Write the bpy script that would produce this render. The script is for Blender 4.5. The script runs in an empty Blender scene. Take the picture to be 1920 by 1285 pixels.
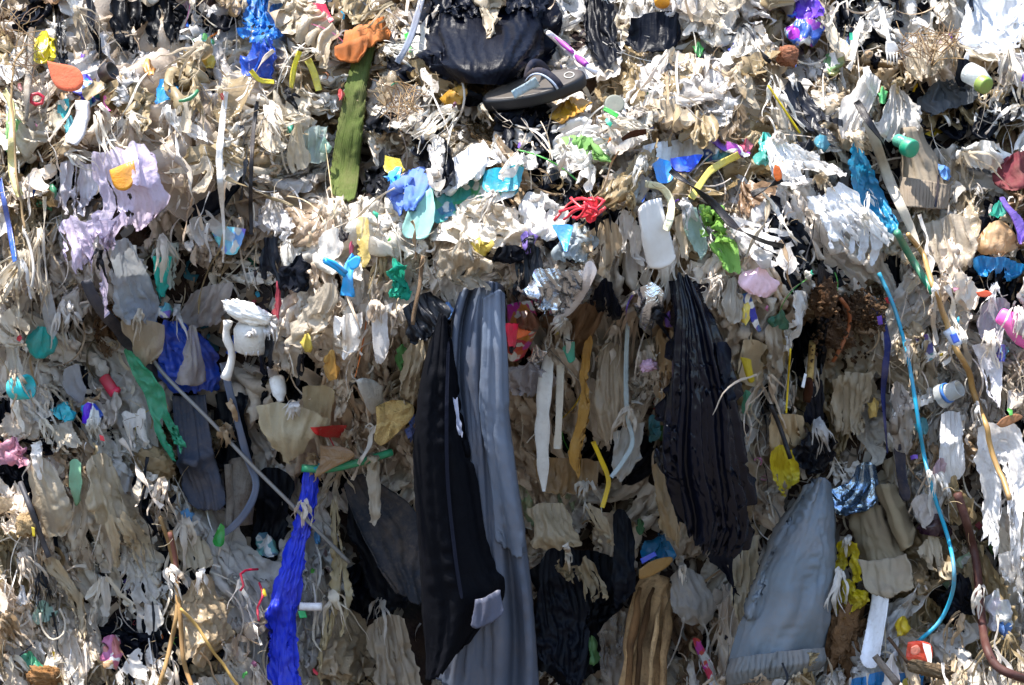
import bpy, math
import numpy as np
from mathutils import Vector

rng = np.random.default_rng(11)
scene = bpy.context.scene
COL = scene.collection

# ------------------------------------------------------------------ camera
K = 2.1 / 1920          # metres per photo pixel on the reference plane y = 0
D = 3.9                 # camera distance from the reference plane
ZC = 1.25               # camera height
cd = bpy.data.cameras.new('camera')
cam = bpy.data.objects.new('camera', cd)
COL.objects.link(cam)
cam.location = (0, -D, ZC)
cam.rotation_euler = (math.radians(90), 0, 0)
cd.sensor_width = 36.0
cd.lens = 36.0 * D / 2.1
cd.clip_start = 0.05
cd.clip_end = 2000
scene.camera = cam

# ------------------------------------------------------------------ sky, sun, exposure
SUN = np.array([-0.30, -0.10, 0.95]); SUN /= np.linalg.norm(SUN)
world_ = bpy.data.worlds.new('World'); scene.world = world_
world_.use_nodes = True
wn = world_.node_tree
sky = wn.nodes.new('ShaderNodeTexSky'); sky.sky_type = 'NISHITA'
sky.sun_disc = False
sky.sun_elevation = math.asin(SUN[2])
sky.sun_rotation = math.atan2(SUN[0], SUN[1])
bg = wn.nodes['Background']; bg.inputs['Strength'].default_value = 0.135
wn.links.new(sky.outputs[0], bg.inputs['Color'])
sd = bpy.data.lights.new('sun', 'SUN'); sd.energy = 3.6; sd.angle = math.radians(0.5)
sd.color = (1.0, 0.955, 0.89)
sun = bpy.data.objects.new('sun', sd); COL.objects.link(sun)
sun.rotation_euler = Vector(SUN).to_track_quat('Z', 'Y').to_euler()
sun.location = (0, -3, 6)
scene.view_settings.view_transform = 'Standard'
scene.view_settings.look = 'None'
scene.view_settings.gamma = 1
scene.view_settings.use_curve_mapping = False
scene.view_settings.exposure = 1.7
scene.render.engine = 'CYCLES'
scene.cycles.max_bounces = 8
scene.cycles.diffuse_bounces = 4
scene.cycles.transparent_max_bounces = 12
scene.cycles.caustics_reflective = False
scene.cycles.caustics_refractive = False
scene.cycles.use_denoising = True

# ------------------------------------------------------------------ helpers: numbers
def hexc(h):
    h = h.lstrip('#')
    c = np.array([int(h[i:i+2], 16) / 255 for i in (0, 2, 4)])
    return np.where(c <= 0.04045, c / 12.92, ((c + 0.055) / 1.055) ** 2.4)

def pts(s):
    return np.array([[float(v) for v in q.split(',')] for q in s.split()])

def to_world(px, py, p):
    px, py, p = np.broadcast_arrays(np.asarray(px, float), np.asarray(py, float), np.asarray(p, float))
    s = (D - p) / D
    return np.stack([(px - 960) * K * s, -p, ZC + (642.5 - py) * K * s], -1)

def to_image(X):
    p = -X[..., 1]
    s = D / (D - p)
    return X[..., 0] * s / K + 960, 642.5 - (X[..., 2] - ZC) * s / K, p

def _hash(ix, iy, seed):
    h = (ix.astype(np.int64) * 374761393 + iy.astype(np.int64) * 668265263 + seed * 974634777) & 0xffffffff
    h = ((h ^ (h >> 13)) * 1274126177) & 0xffffffff
    h = h ^ (h >> 16)
    return (h & 0xffff) / 32767.5 - 1.0

def noise(x, y, seed=0):
    x, y = np.broadcast_arrays(np.asarray(x, float), np.asarray(y, float))
    ix, iy = np.floor(x), np.floor(y)
    fx, fy = x - ix, y - iy
    fx, fy = fx * fx * (3 - 2 * fx), fy * fy * (3 - 2 * fy)
    a, b = _hash(ix, iy, seed), _hash(ix + 1, iy, seed)
    c, d = _hash(ix, iy + 1, seed), _hash(ix + 1, iy + 1, seed)
    return (a * (1 - fx) + b * fx) * (1 - fy) + (c * (1 - fx) + d * fx) * fy

def fbm(x, y, seed=0, o=4):
    r, a = 0, 1.0
    for i in range(o):
        r = r + a * noise(x, y, seed + i * 17)
        x, y, a = x * 2.03 + 7.1, y * 2.03 + 3.7, a * 0.5
    return r

def resample(P, t):
    P = np.asarray(P, float)
    d = np.r_[0, np.cumsum(np.linalg.norm(np.diff(P, axis=0), axis=1))]
    d /= max(d[-1], 1e-9)
    if len(P) > 2:       # catmull-rom through the points
        tt = np.asarray(t)
        i = np.clip(np.searchsorted(d, tt, side='right') - 1, 0, len(P) - 2)
        f = ((tt - d[i]) / np.maximum(d[i + 1] - d[i], 1e-9))[:, None]
        p1, p2 = P[i], P[i + 1]
        p0, p3 = P[np.maximum(i - 1, 0)], P[np.minimum(i + 2, len(P) - 1)]
        h = np.maximum(d[i + 1] - d[i], 1e-9)
        h0 = np.maximum(d[i] - d[np.maximum(i - 1, 0)], 1e-9)
        h2 = np.maximum(d[np.minimum(i + 2, len(P) - 1)] - d[i + 1], 1e-9)
        m1 = (p2 - p0) / (h + np.where(i > 0, h0, 0))[:, None] * h[:, None]
        m2 = (p3 - p1) / (h + np.where(i + 2 < len(P), h2, 0))[:, None] * h[:, None]
        return (2*f**3 - 3*f**2 + 1) * p1 + (f**3 - 2*f**2 + f) * m1 + (-2*f**3 + 3*f**2) * p2 + (f**3 - f**2) * m2
    return np.stack([np.interp(t, d, P[:, k]) for k in range(P.shape[1])], 1)

def boxblur(A, r, it=2):
    for _ in range(it):
        for ax in (0, 1):
            pad = [(0, 0), (0, 0)]; pad[ax] = (r + 1, r)
            c = np.cumsum(np.pad(A, pad, mode='edge'), axis=ax)
            n = A.shape[ax]
            hi = np.take(c, np.arange(2 * r + 1, 2 * r + 1 + n), axis=ax)
            lo = np.take(c, np.arange(0, n), axis=ax)
            A = (hi - lo) / (2 * r + 1)
    return A

def max3(A):
    for ax in (0, 1):
        A = np.maximum(A, np.maximum(np.roll(A, 1, ax), np.roll(A, -1, ax)))
    return A

# ------------------------------------------------------------------ the relief of the bank: protrusion in metres over photo pixels
ST = 4.0
X0G, Y0G, X1G, Y1G = -420, -620, 2340, 1790
gx = np.arange(X0G, X1G + 1, ST); gy = np.arange(Y0G, Y1G + 1, ST)
GX, GY = np.meshgrid(gx, gy)
cpx = [-420, 0, 200, 400, 550, 750, 960, 1200, 1400, 1550, 1700, 1920, 2340]
TAB = {
 -620: [-1.1] * 13,
 -100: [-.36, -.36, -.36, -.36, -.34, -.3, -.26, -.26, -.28, -.3, -.3, -.3, -.3],
 0:    [-.22, -.22, -.22, -.22, -.2, -.15, -.1, -.1, -.13, -.16, -.16, -.16, -.16],
 150:  [-.06, -.06, -.03, -.05, -.05, .0, .09, .09, .05, .0, -.01, .0, .0],
 300:  [.08, .08, .12, .05, .03, .12, .22, .25, .2, .12, .07, .08, .08],
 420:  [.12, .12, .21, .08, .08, .33, .43, .46, .40, .25, .11, .12, .12],
 480:  [.13, .13, .21, .08, .24, .42, .48, .48, .41, .22, .1, .12, .12],
 560:  [.12, .12, .1, .03, .28, .37, .37, .38, .32, .04, .08, .12, .12],
 650:  [.1, .01, -.06, -.03, .2, .2, .12, .16, .2, .04, .1, .13, .13],
 750:  [.12, .09, .02, -.1, .04, .04, -.05, .04, .12, .08, .12, .15, .15],
 900:  [.18, .15, .1, -.02, -.12, -.2, -.26, -.16, .04, .13, .16, .2, .2],
 1100: [.2, .17, .15, .07, -.04, -.28, -.35, -.3, -.02, .15, .2, .22, .22],
 1285: [.23, .2, .18, .13, .02, -.15, -.22, -.18, .04, .2, .24, .25, .25],
 1790: [.45, .45, .43, .4, .35, .3, .3, .3, .33, .38, .4, .42, .42],
}
rows = sorted(TAB)
tmp = np.stack([np.interp(gx, cpx, TAB[r]) for r in rows])
P0 = np.stack([np.interp(gy, rows, tmp[:, j]) for j in range(len(gx))], 1)
P0 = boxblur(P0, 7, 2)
SMOOTH = P0.copy()
P0 = P0 + 0.028 * fbm(GX / 110, GY / 85, 3, 3) + 0.012 * fbm(GX / 30, GY / 24, 9, 3)
HF = P0.copy()

def look(F, px, py):
    i = np.clip((np.asarray(px) - X0G) / ST, 0, F.shape[1] - 1.001)
    j = np.clip((np.asarray(py) - Y0G) / ST, 0, F.shape[0] - 1.001)
    a, b = i.astype(int), j.astype(int)
    f, g = i - a, j - b
    return (F[b, a] * (1 - f) + F[b, a + 1] * f) * (1 - g) + (F[b + 1, a] * (1 - f) + F[b + 1, a + 1] * f) * g

def splat(Xs):
    """raise the relief with finished geometry so that the next layer lies on it"""
    global HF
    buf = np.full_like(HF, -9.0)
    for X in Xs:
        px, py, p = to_image(X.reshape(-1, 3))
        i = np.round((px - X0G) / ST).astype(int); j = np.round((py - Y0G) / ST).astype(int)
        ok = (i >= 0) & (j >= 0) & (i < buf.shape[1]) & (j < buf.shape[0])
        np.maximum.at(buf, (j[ok], i[ok]), p[ok])
    HF = np.maximum(HF, max3(buf))

# ------------------------------------------------------------------ materials (all take the object's own colour)
def nd(t, kind, **kw):
    n = t.nodes.new(kind)
    for k, v in kw.items():
        if k in n.inputs.keys(): n.inputs[k].default_value = v
        else: setattr(n, k, v)
    return n

MATS = {}
def make_mat(name, trans=0.0, rough=0.5, clear=0.0, fibre=0.0, crinkle=0.0, weave=0.0, dirt=0.5, metal=0.0, spec=0.5,
             src='object', grain=0.0, printed=False, dirtcol=(0.24, 0.168, 0.112), quilt=0.0, fade=0.0):
    m = bpy.data.materials.new(name); m.use_nodes = True
    t = m.node_tree; L = t.links.new
    out = t.nodes['Material Output']; pr = t.nodes['Principled BSDF']
    tc = nd(t, 'ShaderNodeTexCoord'); oi = nd(t, 'ShaderNodeObjectInfo')
    # object position offset so that no two things wear the same stains
    add = nd(t, 'ShaderNodeVectorMath', operation='ADD')
    sc = nd(t, 'ShaderNodeMath', operation='MULTIPLY'); sc.inputs[1].default_value = 37.0
    L(oi.outputs['Random'], sc.inputs[0])
    L(tc.outputs['Object'], add.inputs[0]); L(sc.outputs[0], add.inputs[1])
    addu = nd(t, 'ShaderNodeVectorMath', operation='ADD')
    L(tc.outputs['UV'], addu.inputs[0]); L(sc.outputs[0], addu.inputs[1])
    if src == 'object':
        col = oi.outputs['Color']
    else:
        a = nd(t, 'ShaderNodeAttribute'); a.attribute_name = 'Col'; col = a.outputs['Color']
    if printed:
        vo = nd(t, 'ShaderNodeTexVoronoi', Scale=38.0); vo.inputs['Randomness'].default_value = 0.9
        L(add.outputs[0], vo.inputs['Vector'])
        hs = nd(t, 'ShaderNodeHueSaturation', Saturation=1.0)
        hm = nd(t, 'ShaderNodeMapRange'); hm.inputs[3].default_value = 0.36; hm.inputs[4].default_value = 0.64
        L(vo.outputs['Color'], hm.inputs[0]); L(hm.outputs[0], hs.inputs['Hue']); L(col, hs.inputs['Color'])
        n3 = nd(t, 'ShaderNodeTexNoise', Scale=30.0, Detail=2.0); L(add.outputs[0], n3.inputs['Vector'])
        r3 = nd(t, 'ShaderNodeValToRGB'); r3.color_ramp.elements[0].position = .54; r3.color_ramp.elements[1].position = .57
        L(n3.outputs[0], r3.inputs[0])
        mw = nd(t, 'ShaderNodeMix', data_type='RGBA'); L(r3.outputs[0], mw.inputs[0]); L(hs.outputs[0], mw.inputs[6]); mw.inputs[7].default_value = (.75, .74, .7, 1)
        col = mw.outputs[2]
    if fade:
        nf = nd(t, 'ShaderNodeTexNoise', Scale=9.0, Detail=3.0); L(add.outputs[0], nf.inputs['Vector'])
        hf = nd(t, 'ShaderNodeHueSaturation'); mr = nd(t, 'ShaderNodeMapRange')
        mr.inputs[1].default_value = .35; mr.inputs[2].default_value = .65; mr.inputs[3].default_value = 1 - fade; mr.inputs[4].default_value = 1 + fade * .6
        L(nf.outputs[0], mr.inputs[0]); L(mr.outputs[0], hf.inputs['Value']); L(col, hf.inputs['Color']); col = hf.outputs[0]
    # dirt
    n1 = nd(t, 'ShaderNodeTexNoise', Scale=14.0, Detail=6.0, Roughness=0.65); L(add.outputs[0], n1.inputs['Vector'])
    r1 = nd(t, 'ShaderNodeValToRGB'); r1.color_ramp.elements[0].position = .43; r1.color_ramp.elements[1].position = .72
    L(n1.outputs[0], r1.inputs[0])
    n2 = nd(t, 'ShaderNodeTexNoise', Scale=120.0, Detail=3.0); L(add.outputs[0], n2.inputs['Vector'])
    r2 = nd(t, 'ShaderNodeValToRGB'); r2.color_ramp.elements[0].position = .52; r2.color_ramp.elements[1].position = .75
    L(n2.outputs[0], r2.inputs[0])
    ma = nd(t, 'ShaderNodeMath', operation='MULTIPLY_ADD'); L(r2.outputs[0], ma.inputs[0]); ma.inputs[1].default_value = .5
    L(r1.outputs[0], ma.inputs[2])
    mm = nd(t, 'ShaderNodeMath', operation='MULTIPLY', use_clamp=True); L(ma.outputs[0], mm.inputs[0]); mm.inputs[1].default_value = dirt
    mx = nd(t, 'ShaderNodeMix', data_type='RGBA'); L(mm.outputs[0], mx.inputs[0]); L(col, mx.inputs[6]); mx.inputs[7].default_value = dirtcol + (1,)
    col = mx.outputs[2]
    L(col, pr.inputs['Base Color'])
    pr.inputs['Roughness'].default_value = rough
    pr.inputs['Metallic'].default_value = metal
    pr.inputs['Specular IOR Level'].default_value = spec
    # relief
    nrm = None
    def bump(h, strength, dist):
        nonlocal nrm
        b = nd(t, 'ShaderNodeBump', Strength=strength, Distance=dist)
        L(h, b.inputs['Height'])
        if nrm is not None: L(nrm, b.inputs['Normal'])
        nrm = b.outputs[0]
    if fibre:
        mp = nd(t, 'ShaderNodeMapping'); mp.inputs['Scale'].default_value = (330, 9, 1)
        wz = nd(t, 'ShaderNodeTexNoise', Scale=25.0, Detail=2.0); L(addu.outputs[0], wz.inputs['Vector'])
        wa = nd(t, 'ShaderNodeVectorMath', operation='MULTIPLY_ADD'); wa.inputs[1].default_value = (.012, .012, 0)
        L(wz.outputs['Color'], wa.inputs[0]); L(addu.outputs[0], wa.inputs[2])
        L(wa.outputs[0], mp.inputs['Vector'])
        nf = nd(t, 'ShaderNodeTexNoise', Scale=1.0, Detail=4.0, Roughness=.6); L(mp.outputs[0], nf.inputs['Vector'])
        bump(nf.outputs[0], fibre, .006)
    if crinkle:
        nc = nd(t, 'ShaderNodeTexNoise', Scale=55.0, Detail=3.0, Distortion=1.2); L(add.outputs[0], nc.inputs['Vector'])
        sb = nd(t, 'ShaderNodeMath', operation='SUBTRACT'); sb.inputs[1].default_value = .5; L(nc.outputs[0], sb.inputs[0])
        ab = nd(t, 'ShaderNodeMath', operation='ABSOLUTE'); L(sb.outputs[0], ab.inputs[0])
        bump(ab.outputs[0], crinkle, .012)
    if weave:
        mpw = nd(t, 'ShaderNodeMapping'); mpw.inputs['Scale'].default_value = (1, 1, 1); L(tc.outputs['UV'], mpw.inputs['Vector'])
        w1 = nd(t, 'ShaderNodeTexWave', Scale=weave); w1.bands_direction = 'X'; L(mpw.outputs[0], w1.inputs['Vector'])
        w1.inputs['Distortion'].default_value = 1.5
        bump(w1.outputs['Fac'], .35, .002)
    if quilt:
        w2 = nd(t, 'ShaderNodeTexVoronoi', Scale=quilt); L(tc.outputs['UV'], w2.inputs['Vector']); bump(w2.outputs['Distance'], .12, .003)
    if grain:
        ng = nd(t, 'ShaderNodeTexNoise', Scale=260.0, Detail=4.0, Roughness=.7); L(add.outputs[0], ng.inputs['Vector'])
        bump(ng.outputs[0], grain, .004)
    if nrm is not None: L(nrm, pr.inputs['Normal'])
    sh = pr.outputs[0]
    if trans:
        tr = nd(t, 'ShaderNodeBsdfTranslucent'); L(col, tr.inputs['Color'])
        if nrm is not None: L(nrm, tr.inputs['Normal'])
        ms = nd(t, 'ShaderNodeMixShader'); ms.inputs[0].default_value = trans; L(sh, ms.inputs[1]); L(tr.outputs[0], ms.inputs[2]); sh = ms.outputs[0]
    if clear:
        tp = nd(t, 'ShaderNodeBsdfTransparent')
        fr = nd(t, 'ShaderNodeLayerWeight', Blend=0.35)
        mr = nd(t, 'ShaderNodeMapRange'); mr.inputs[3].default_value = clear; mr.inputs[4].default_value = clear * .25
        L(fr.outputs['Facing'], mr.inputs[0])
        # dirt clouds the film
        sbt = nd(t, 'ShaderNodeMath', operation='MULTIPLY_ADD', use_clamp=True); L(r1.outputs[0], sbt.inputs[0]); sbt.inputs[1].default_value = -.35 * min(1, dirt * 1.6)
        L(mr.outputs[0], sbt.inputs[2])
        ms = nd(t, 'ShaderNodeMixShader'); L(sbt.outputs[0], ms.inputs[0]); L(sh, ms.inputs[1]); L(tp.outputs[0], ms.inputs[2]); sh = ms.outputs[0]
    L(sh, out.inputs['Surface'])
    MATS[name] = m
    return m

make_mat('film', trans=.36, rough=.36, fibre=.3, crinkle=.25, dirt=.34)
make_mat('soft', trans=.42, rough=.4, fibre=.24, crinkle=.3, dirt=.28, clear=.14)
make_mat('clear', trans=.3, rough=.18, clear=.4, crinkle=.3, fibre=.14, dirt=.28)
make_mat('glossy', trans=.2, rough=.25, crinkle=.25, fibre=.1, dirt=.28)
make_mat('black', trans=.02, rough=.38, fibre=.12, crinkle=.16, dirt=.03, spec=.09, dirtcol=(.03, .028, .026))
make_mat('strand', trans=.3, rough=.42, fibre=.45, crinkle=.1, dirt=.2)
make_mat('blackgloss', trans=.02, rough=.26, fibre=.04, crinkle=.1, dirt=.03, spec=.3, dirtcol=(.03, .028, .026))
make_mat('blackstrand', trans=.02, rough=.36, fibre=.5, crinkle=.1, dirt=.05, spec=.3, dirtcol=(.06, .055, .05))
make_mat('fabric', rough=.88, grain=.12, crinkle=.1, dirt=.3, spec=.2, fade=.15)
make_mat('darkfabric', rough=.75, grain=.1, crinkle=.12, dirt=.06, spec=.08, fade=.1, dirtcol=(.02, .019, .018))
make_mat('knit', rough=.95, weave=95, fibre=.4, grain=.25, dirt=.2, spec=.1, fade=.25)
make_mat('satin', rough=.5, crinkle=.06, grain=.05, dirt=.14, spec=.3, fade=.12)
make_mat('foil', rough=.2, crinkle=.35, metal=1.0, dirt=.08)
make_mat('hard', rough=.45, dirt=.48, grain=.03)
make_mat('wrapper', trans=.12, rough=.34, crinkle=.25, fibre=.1, dirt=.42)
make_mat('printed', trans=.1, rough=.32, crinkle=.25, dirt=.38, printed=True)
make_mat('foam', rough=.9, grain=.35, crinkle=.2, dirt=.28, spec=.2)
make_mat('fluff', trans=.35, rough=.9, grain=.4, fibre=.3, dirt=.12, spec=.1)
make_mat('rib', rough=.9, weave=26, crinkle=.05, dirt=.12, spec=.15, fade=.1)
make_mat('pad', rough=.9, quilt=90, dirt=.1, spec=.1)
make_mat('wood', rough=.9, fibre=1.0, grain=.6, dirt=.75, spec=.1, dirtcol=(.07, .04, .022), fade=.5)
make_mat('stone', rough=.95, grain=.7, crinkle=.7, dirt=.4, spec=.1)
make_mat('darkrubber', rough=.5, grain=.12, dirt=.05, spec=.4, dirtcol=(.04, .036, .03))
make_mat('rubber', rough=.55, grain=.15, dirt=.2, spec=.3)
make_mat('shreds', trans=.25, rough=.5, crinkle=.15, dirt=.2, src='attr')
make_mat('soil', rough=1.0, grain=.8, crinkle=.8, dirt=.6, src='attr', spec=.1, dirtcol=(.07, .045, .028))

# ------------------------------------------------------------------ helpers: objects
def link(name, me, loc=(0, 0, 0), parent=None):
    o = bpy.data.objects.new(name, me); COL.objects.link(o)
    loc = Vector(loc)
    if parent is not None:
        o.parent = parent; loc = loc - WORLD[parent.name]
        WORLD[o.name] = loc + WORLD[parent.name]
    else:
        WORLD[o.name] = loc
    o.location = loc
    return o
WORLD = {}

def mesh_from(name, V, F4, mat, uv=None, colr=None, smooth=True, tris=None):
    me = bpy.data.meshes.new(name)
    F4 = np.asarray(F4, np.int32).reshape(-1, 4) if F4 is not None and len(F4) else np.zeros((0, 4), np.int32)
    T = np.asarray(tris, np.int32).reshape(-1, 3) if tris is not None and len(tris) else np.zeros((0, 3), np.int32)
    lv = np.r_[F4.ravel(), T.ravel()]
    me.vertices.add(len(V)); me.vertices.foreach_set('co', np.asarray(V, np.float32).ravel())
    me.loops.add(len(lv)); me.loops.foreach_set('vertex_index', lv)
    n = len(F4) + len(T)
    me.polygons.add(n)
    ls = np.r_[np.arange(len(F4)) * 4, len(F4) * 4 + np.arange(len(T)) * 3].astype(np.int32)
    me.polygons.foreach_set('loop_start', ls)
    me.update(calc_edges=True)
    me.polygons.foreach_set('use_smooth', np.full(n, smooth))
    if uv is not None:
        l = me.uv_layers.new(name='UVMap'); l.data.foreach_set('uv', np.asarray(uv, np.float32)[lv].ravel())
    if colr is not None:
        a = me.color_attributes.new('Col', 'FLOAT_COLOR', 'POINT'); c = np.ones((len(V), 4), np.float32); c[:, :3] = colr
        a.data.foreach_set('color', c.ravel())
    me.materials.append(MATS[mat] if isinstance(mat, str) else mat)
    return me

ANCH = []     # named things that other labels may point at: (x, y, phrase)
def tag(o, label=None, cat=None, group=None, kind=None):
    if label: o['label'] = label
    if cat: o['category'] = cat
    if group: o['group'] = group
    if kind: o['kind'] = kind
    return o

def paint(o, c):
    if isinstance(c, str): c = hexc(c)
    o.color = (float(c[0]), float(c[1]), float(c[2]), 1.0)
    return o

def gridfaces(M, N, keep=None, wrap=False):
    a = np.arange(M * N).reshape(M, N)
    if wrap: a = np.concatenate([a, a[:, :1]], 1)
    q = np.stack([a[:-1, :-1], a[1:, :-1], a[1:, 1:], a[:-1, 1:]], -1)
    if keep is not None: q = q[keep]
    return q.reshape(-1, 4)

# ------------------------------------------------------------------ sheets: films, bags, cloths, all draped by a small cloth solver
def solve_sheets(X, S, ru, rv, steps, grav, bend, base):
    """X (B,M,N,3) start; S (B,M,N) pull towards the start; ru, rv rest lengths. Position based dynamics against the relief."""
    X = X.astype(np.float32); home = X.copy(); prev = X.copy()
    S = S[..., None].astype(np.float32)
    dg = np.sqrt(0.25 * (ru[:, :-1] + ru[:, 1:]) ** 2 + 0.25 * (rv[:, :, :-1] + rv[:, :, 1:]) ** 2)
    bu = ru[:, :, :-1] + ru[:, :, 1:]; bv = rv[:, :-1] + rv[:, 1:]
    def pull(A, B, r, k, both=True):
        d = B - A
        l = np.sqrt((d * d).sum(-1)) + 1e-9
        c = d * (k * 0.5 * (l - r) / l)[..., None]
        A += c; B -= c
    for it in range(steps):
        v = (X - prev) * 0.90
        prev = X.copy()
        X = X + v
        X[..., 2] -= grav
        for k in range(2):
            for q in (0, 1):
                n = (X.shape[2] - q) // 2
                pull(X[:, :, q:q + 2 * n:2], X[:, :, q + 1:q + 2 * n:2], ru[:, :, q:q + 2 * n:2], 1.0)
                m = (X.shape[1] - q) // 2
                pull(X[:, q:q + 2 * m:2], X[:, q + 1:q + 2 * m:2], rv[:, q:q + 2 * m:2], 1.0)
            for q in (0, 1):
                n = (X.shape[2] - q) // 2
                pull(X[:, :-1:2, q:q + 2 * n:2], X[:, 1::2, q + 1:q + 2 * n:2][:, :X[:, :-1:2].shape[1]], dg[:, ::2, q:q + 2 * n:2], .35)
                pull(X[:, 1::2, q:q + 2 * n:2][:, :X[:, :-1:2].shape[1]], X[:, :-1:2, q + 1:q + 2 * n:2], dg[:, ::2, q:q + 2 * n:2], .35)
        for q in (0, 1, 2):
            A = X[:, :, q:-2:3]; B = X[:, :, q + 2::3][:, :, :A.shape[2]]; A = A[:, :, :B.shape[2]]
            pull(A, B, bu[:, :, q::3][:, :, :A.shape[2]], bend)
            A = X[:, q:-2:3]; B = X[:, q + 2::3][:, :A.shape[1]]; A = A[:, :B.shape[1]]
            pull(A, B, bv[:, q::3][:, :A.shape[1]], bend)
        X += S * (home - X)
        px, py, p = to_image(X)
        mn = look(base, px, py) + 0.003
        hit = p < mn
        X[..., 1] = np.where(hit, -mn, X[..., 1])
        prev = np.where(hit[..., None], prev + .75 * (X - prev), prev)
    return X

def cubic_sample(G, U, V):
    M, N = G.shape[:2]
    x = np.clip(U, 0, 1) * (N - 1); y = np.clip(V, 0, 1) * (M - 1)
    i = np.clip(np.floor(x).astype(int), 0, N - 2); j = np.clip(np.floor(y).astype(int), 0, M - 2)
    f, g = x - i, y - j
    def w(t): return (-.5*t**3 + t**2 - .5*t, 1.5*t**3 - 2.5*t**2 + 1, -1.5*t**3 + 2*t**2 + .5*t, .5*t**3 - .5*t**2)
    wx, wy = w(f), w(g)
    out = 0
    for b in range(4):
        jj = np.clip(j + b - 1, 0, M - 1)
        row = 0
        for a in range(4):
            ii = np.clip(i + a - 1, 0, N - 1)
            row = row + wx[a][..., None] * G[jj, ii]
        out = out + wy[b][..., None] * row
    return out

SPECS = []
def sheet(name, cat, label, anchor, L, R, col, mat='film', z=2, off=.012, p=None, g=1.25, gv=1.04, nf=None, rag=.04, side=None, roll=.0,
          hold=.03, bulge=0.0, slits=0, fine=None, crump=None, grav=.0006, part=None, thick=0, key=None, group=None, top=.6, holes=0, auto=False,
          fmul=1.0, reg=None, hem=None, deep=None, vf=None, tilt=(0, 0), curl=0.0, ruche=None):
    L = pts(L) if isinstance(L, str) else np.asarray(L, float)
    R = pts(R) if isinstance(R, str) else np.asarray(R, float)
    d = dict(locals())
    loose = mat in ('film', 'soft', 'clear', 'strand', 'black', 'blackgloss', 'glossy', 'fluff', 'foil')
    for k_, a_, b_ in (('side', .07, .02), ('fine', .0034 if mat != 'black' else .0022, .0012), ('crump', .34, .12), ('reg', .05, .3), ('hem', .22, .03), ('deep', 1.9, 1.5), ('vf', 1.5, 1.0)):
        if d[k_] is None: d[k_] = a_ if loose else b_
    d['rnd'] = .10 if loose and hold < .1 else .03
    d['wob'] = .07 if loose and not auto and hold < .1 else 0.0
    d['seed'] = int(rng.integers(1 << 30))
    SPECS.append(d)
    return d

def blob(name, cat, label, anchor, cx, cy, rx, ry, rot, col, mat='film', jag=.16, **kw):
    """a crumpled wad: a sheet squeezed into a rough ellipse"""
    n = 7
    a = np.linspace(0.30, math.pi - .30, n)
    r1, r2 = 1 + jag * rng.normal(size=n), 1 + jag * rng.normal(size=n)
    l = np.stack([-np.sin(a) * rx * r1, -np.cos(a) * ry * r1], 1)
    r = np.stack([np.sin(a) * rx * r2, -np.cos(a) * ry * r2], 1)
    c, s = math.cos(math.radians(rot)), math.sin(math.radians(rot))
    Rm = np.array([[c, s], [-s, c]])
    kw.setdefault('g', 1.5); kw.setdefault('gv', 1.4); kw.setdefault('bulge', .25 * min(rx, ry) * K); kw.setdefault('crump', .3); kw.setdefault('roll', .02)
    kw.setdefault('hold', .05)
    return sheet(name, cat, label, anchor, l @ Rm + [cx, cy], r @ Rm + [cx, cy], col, mat, **kw)

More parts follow.
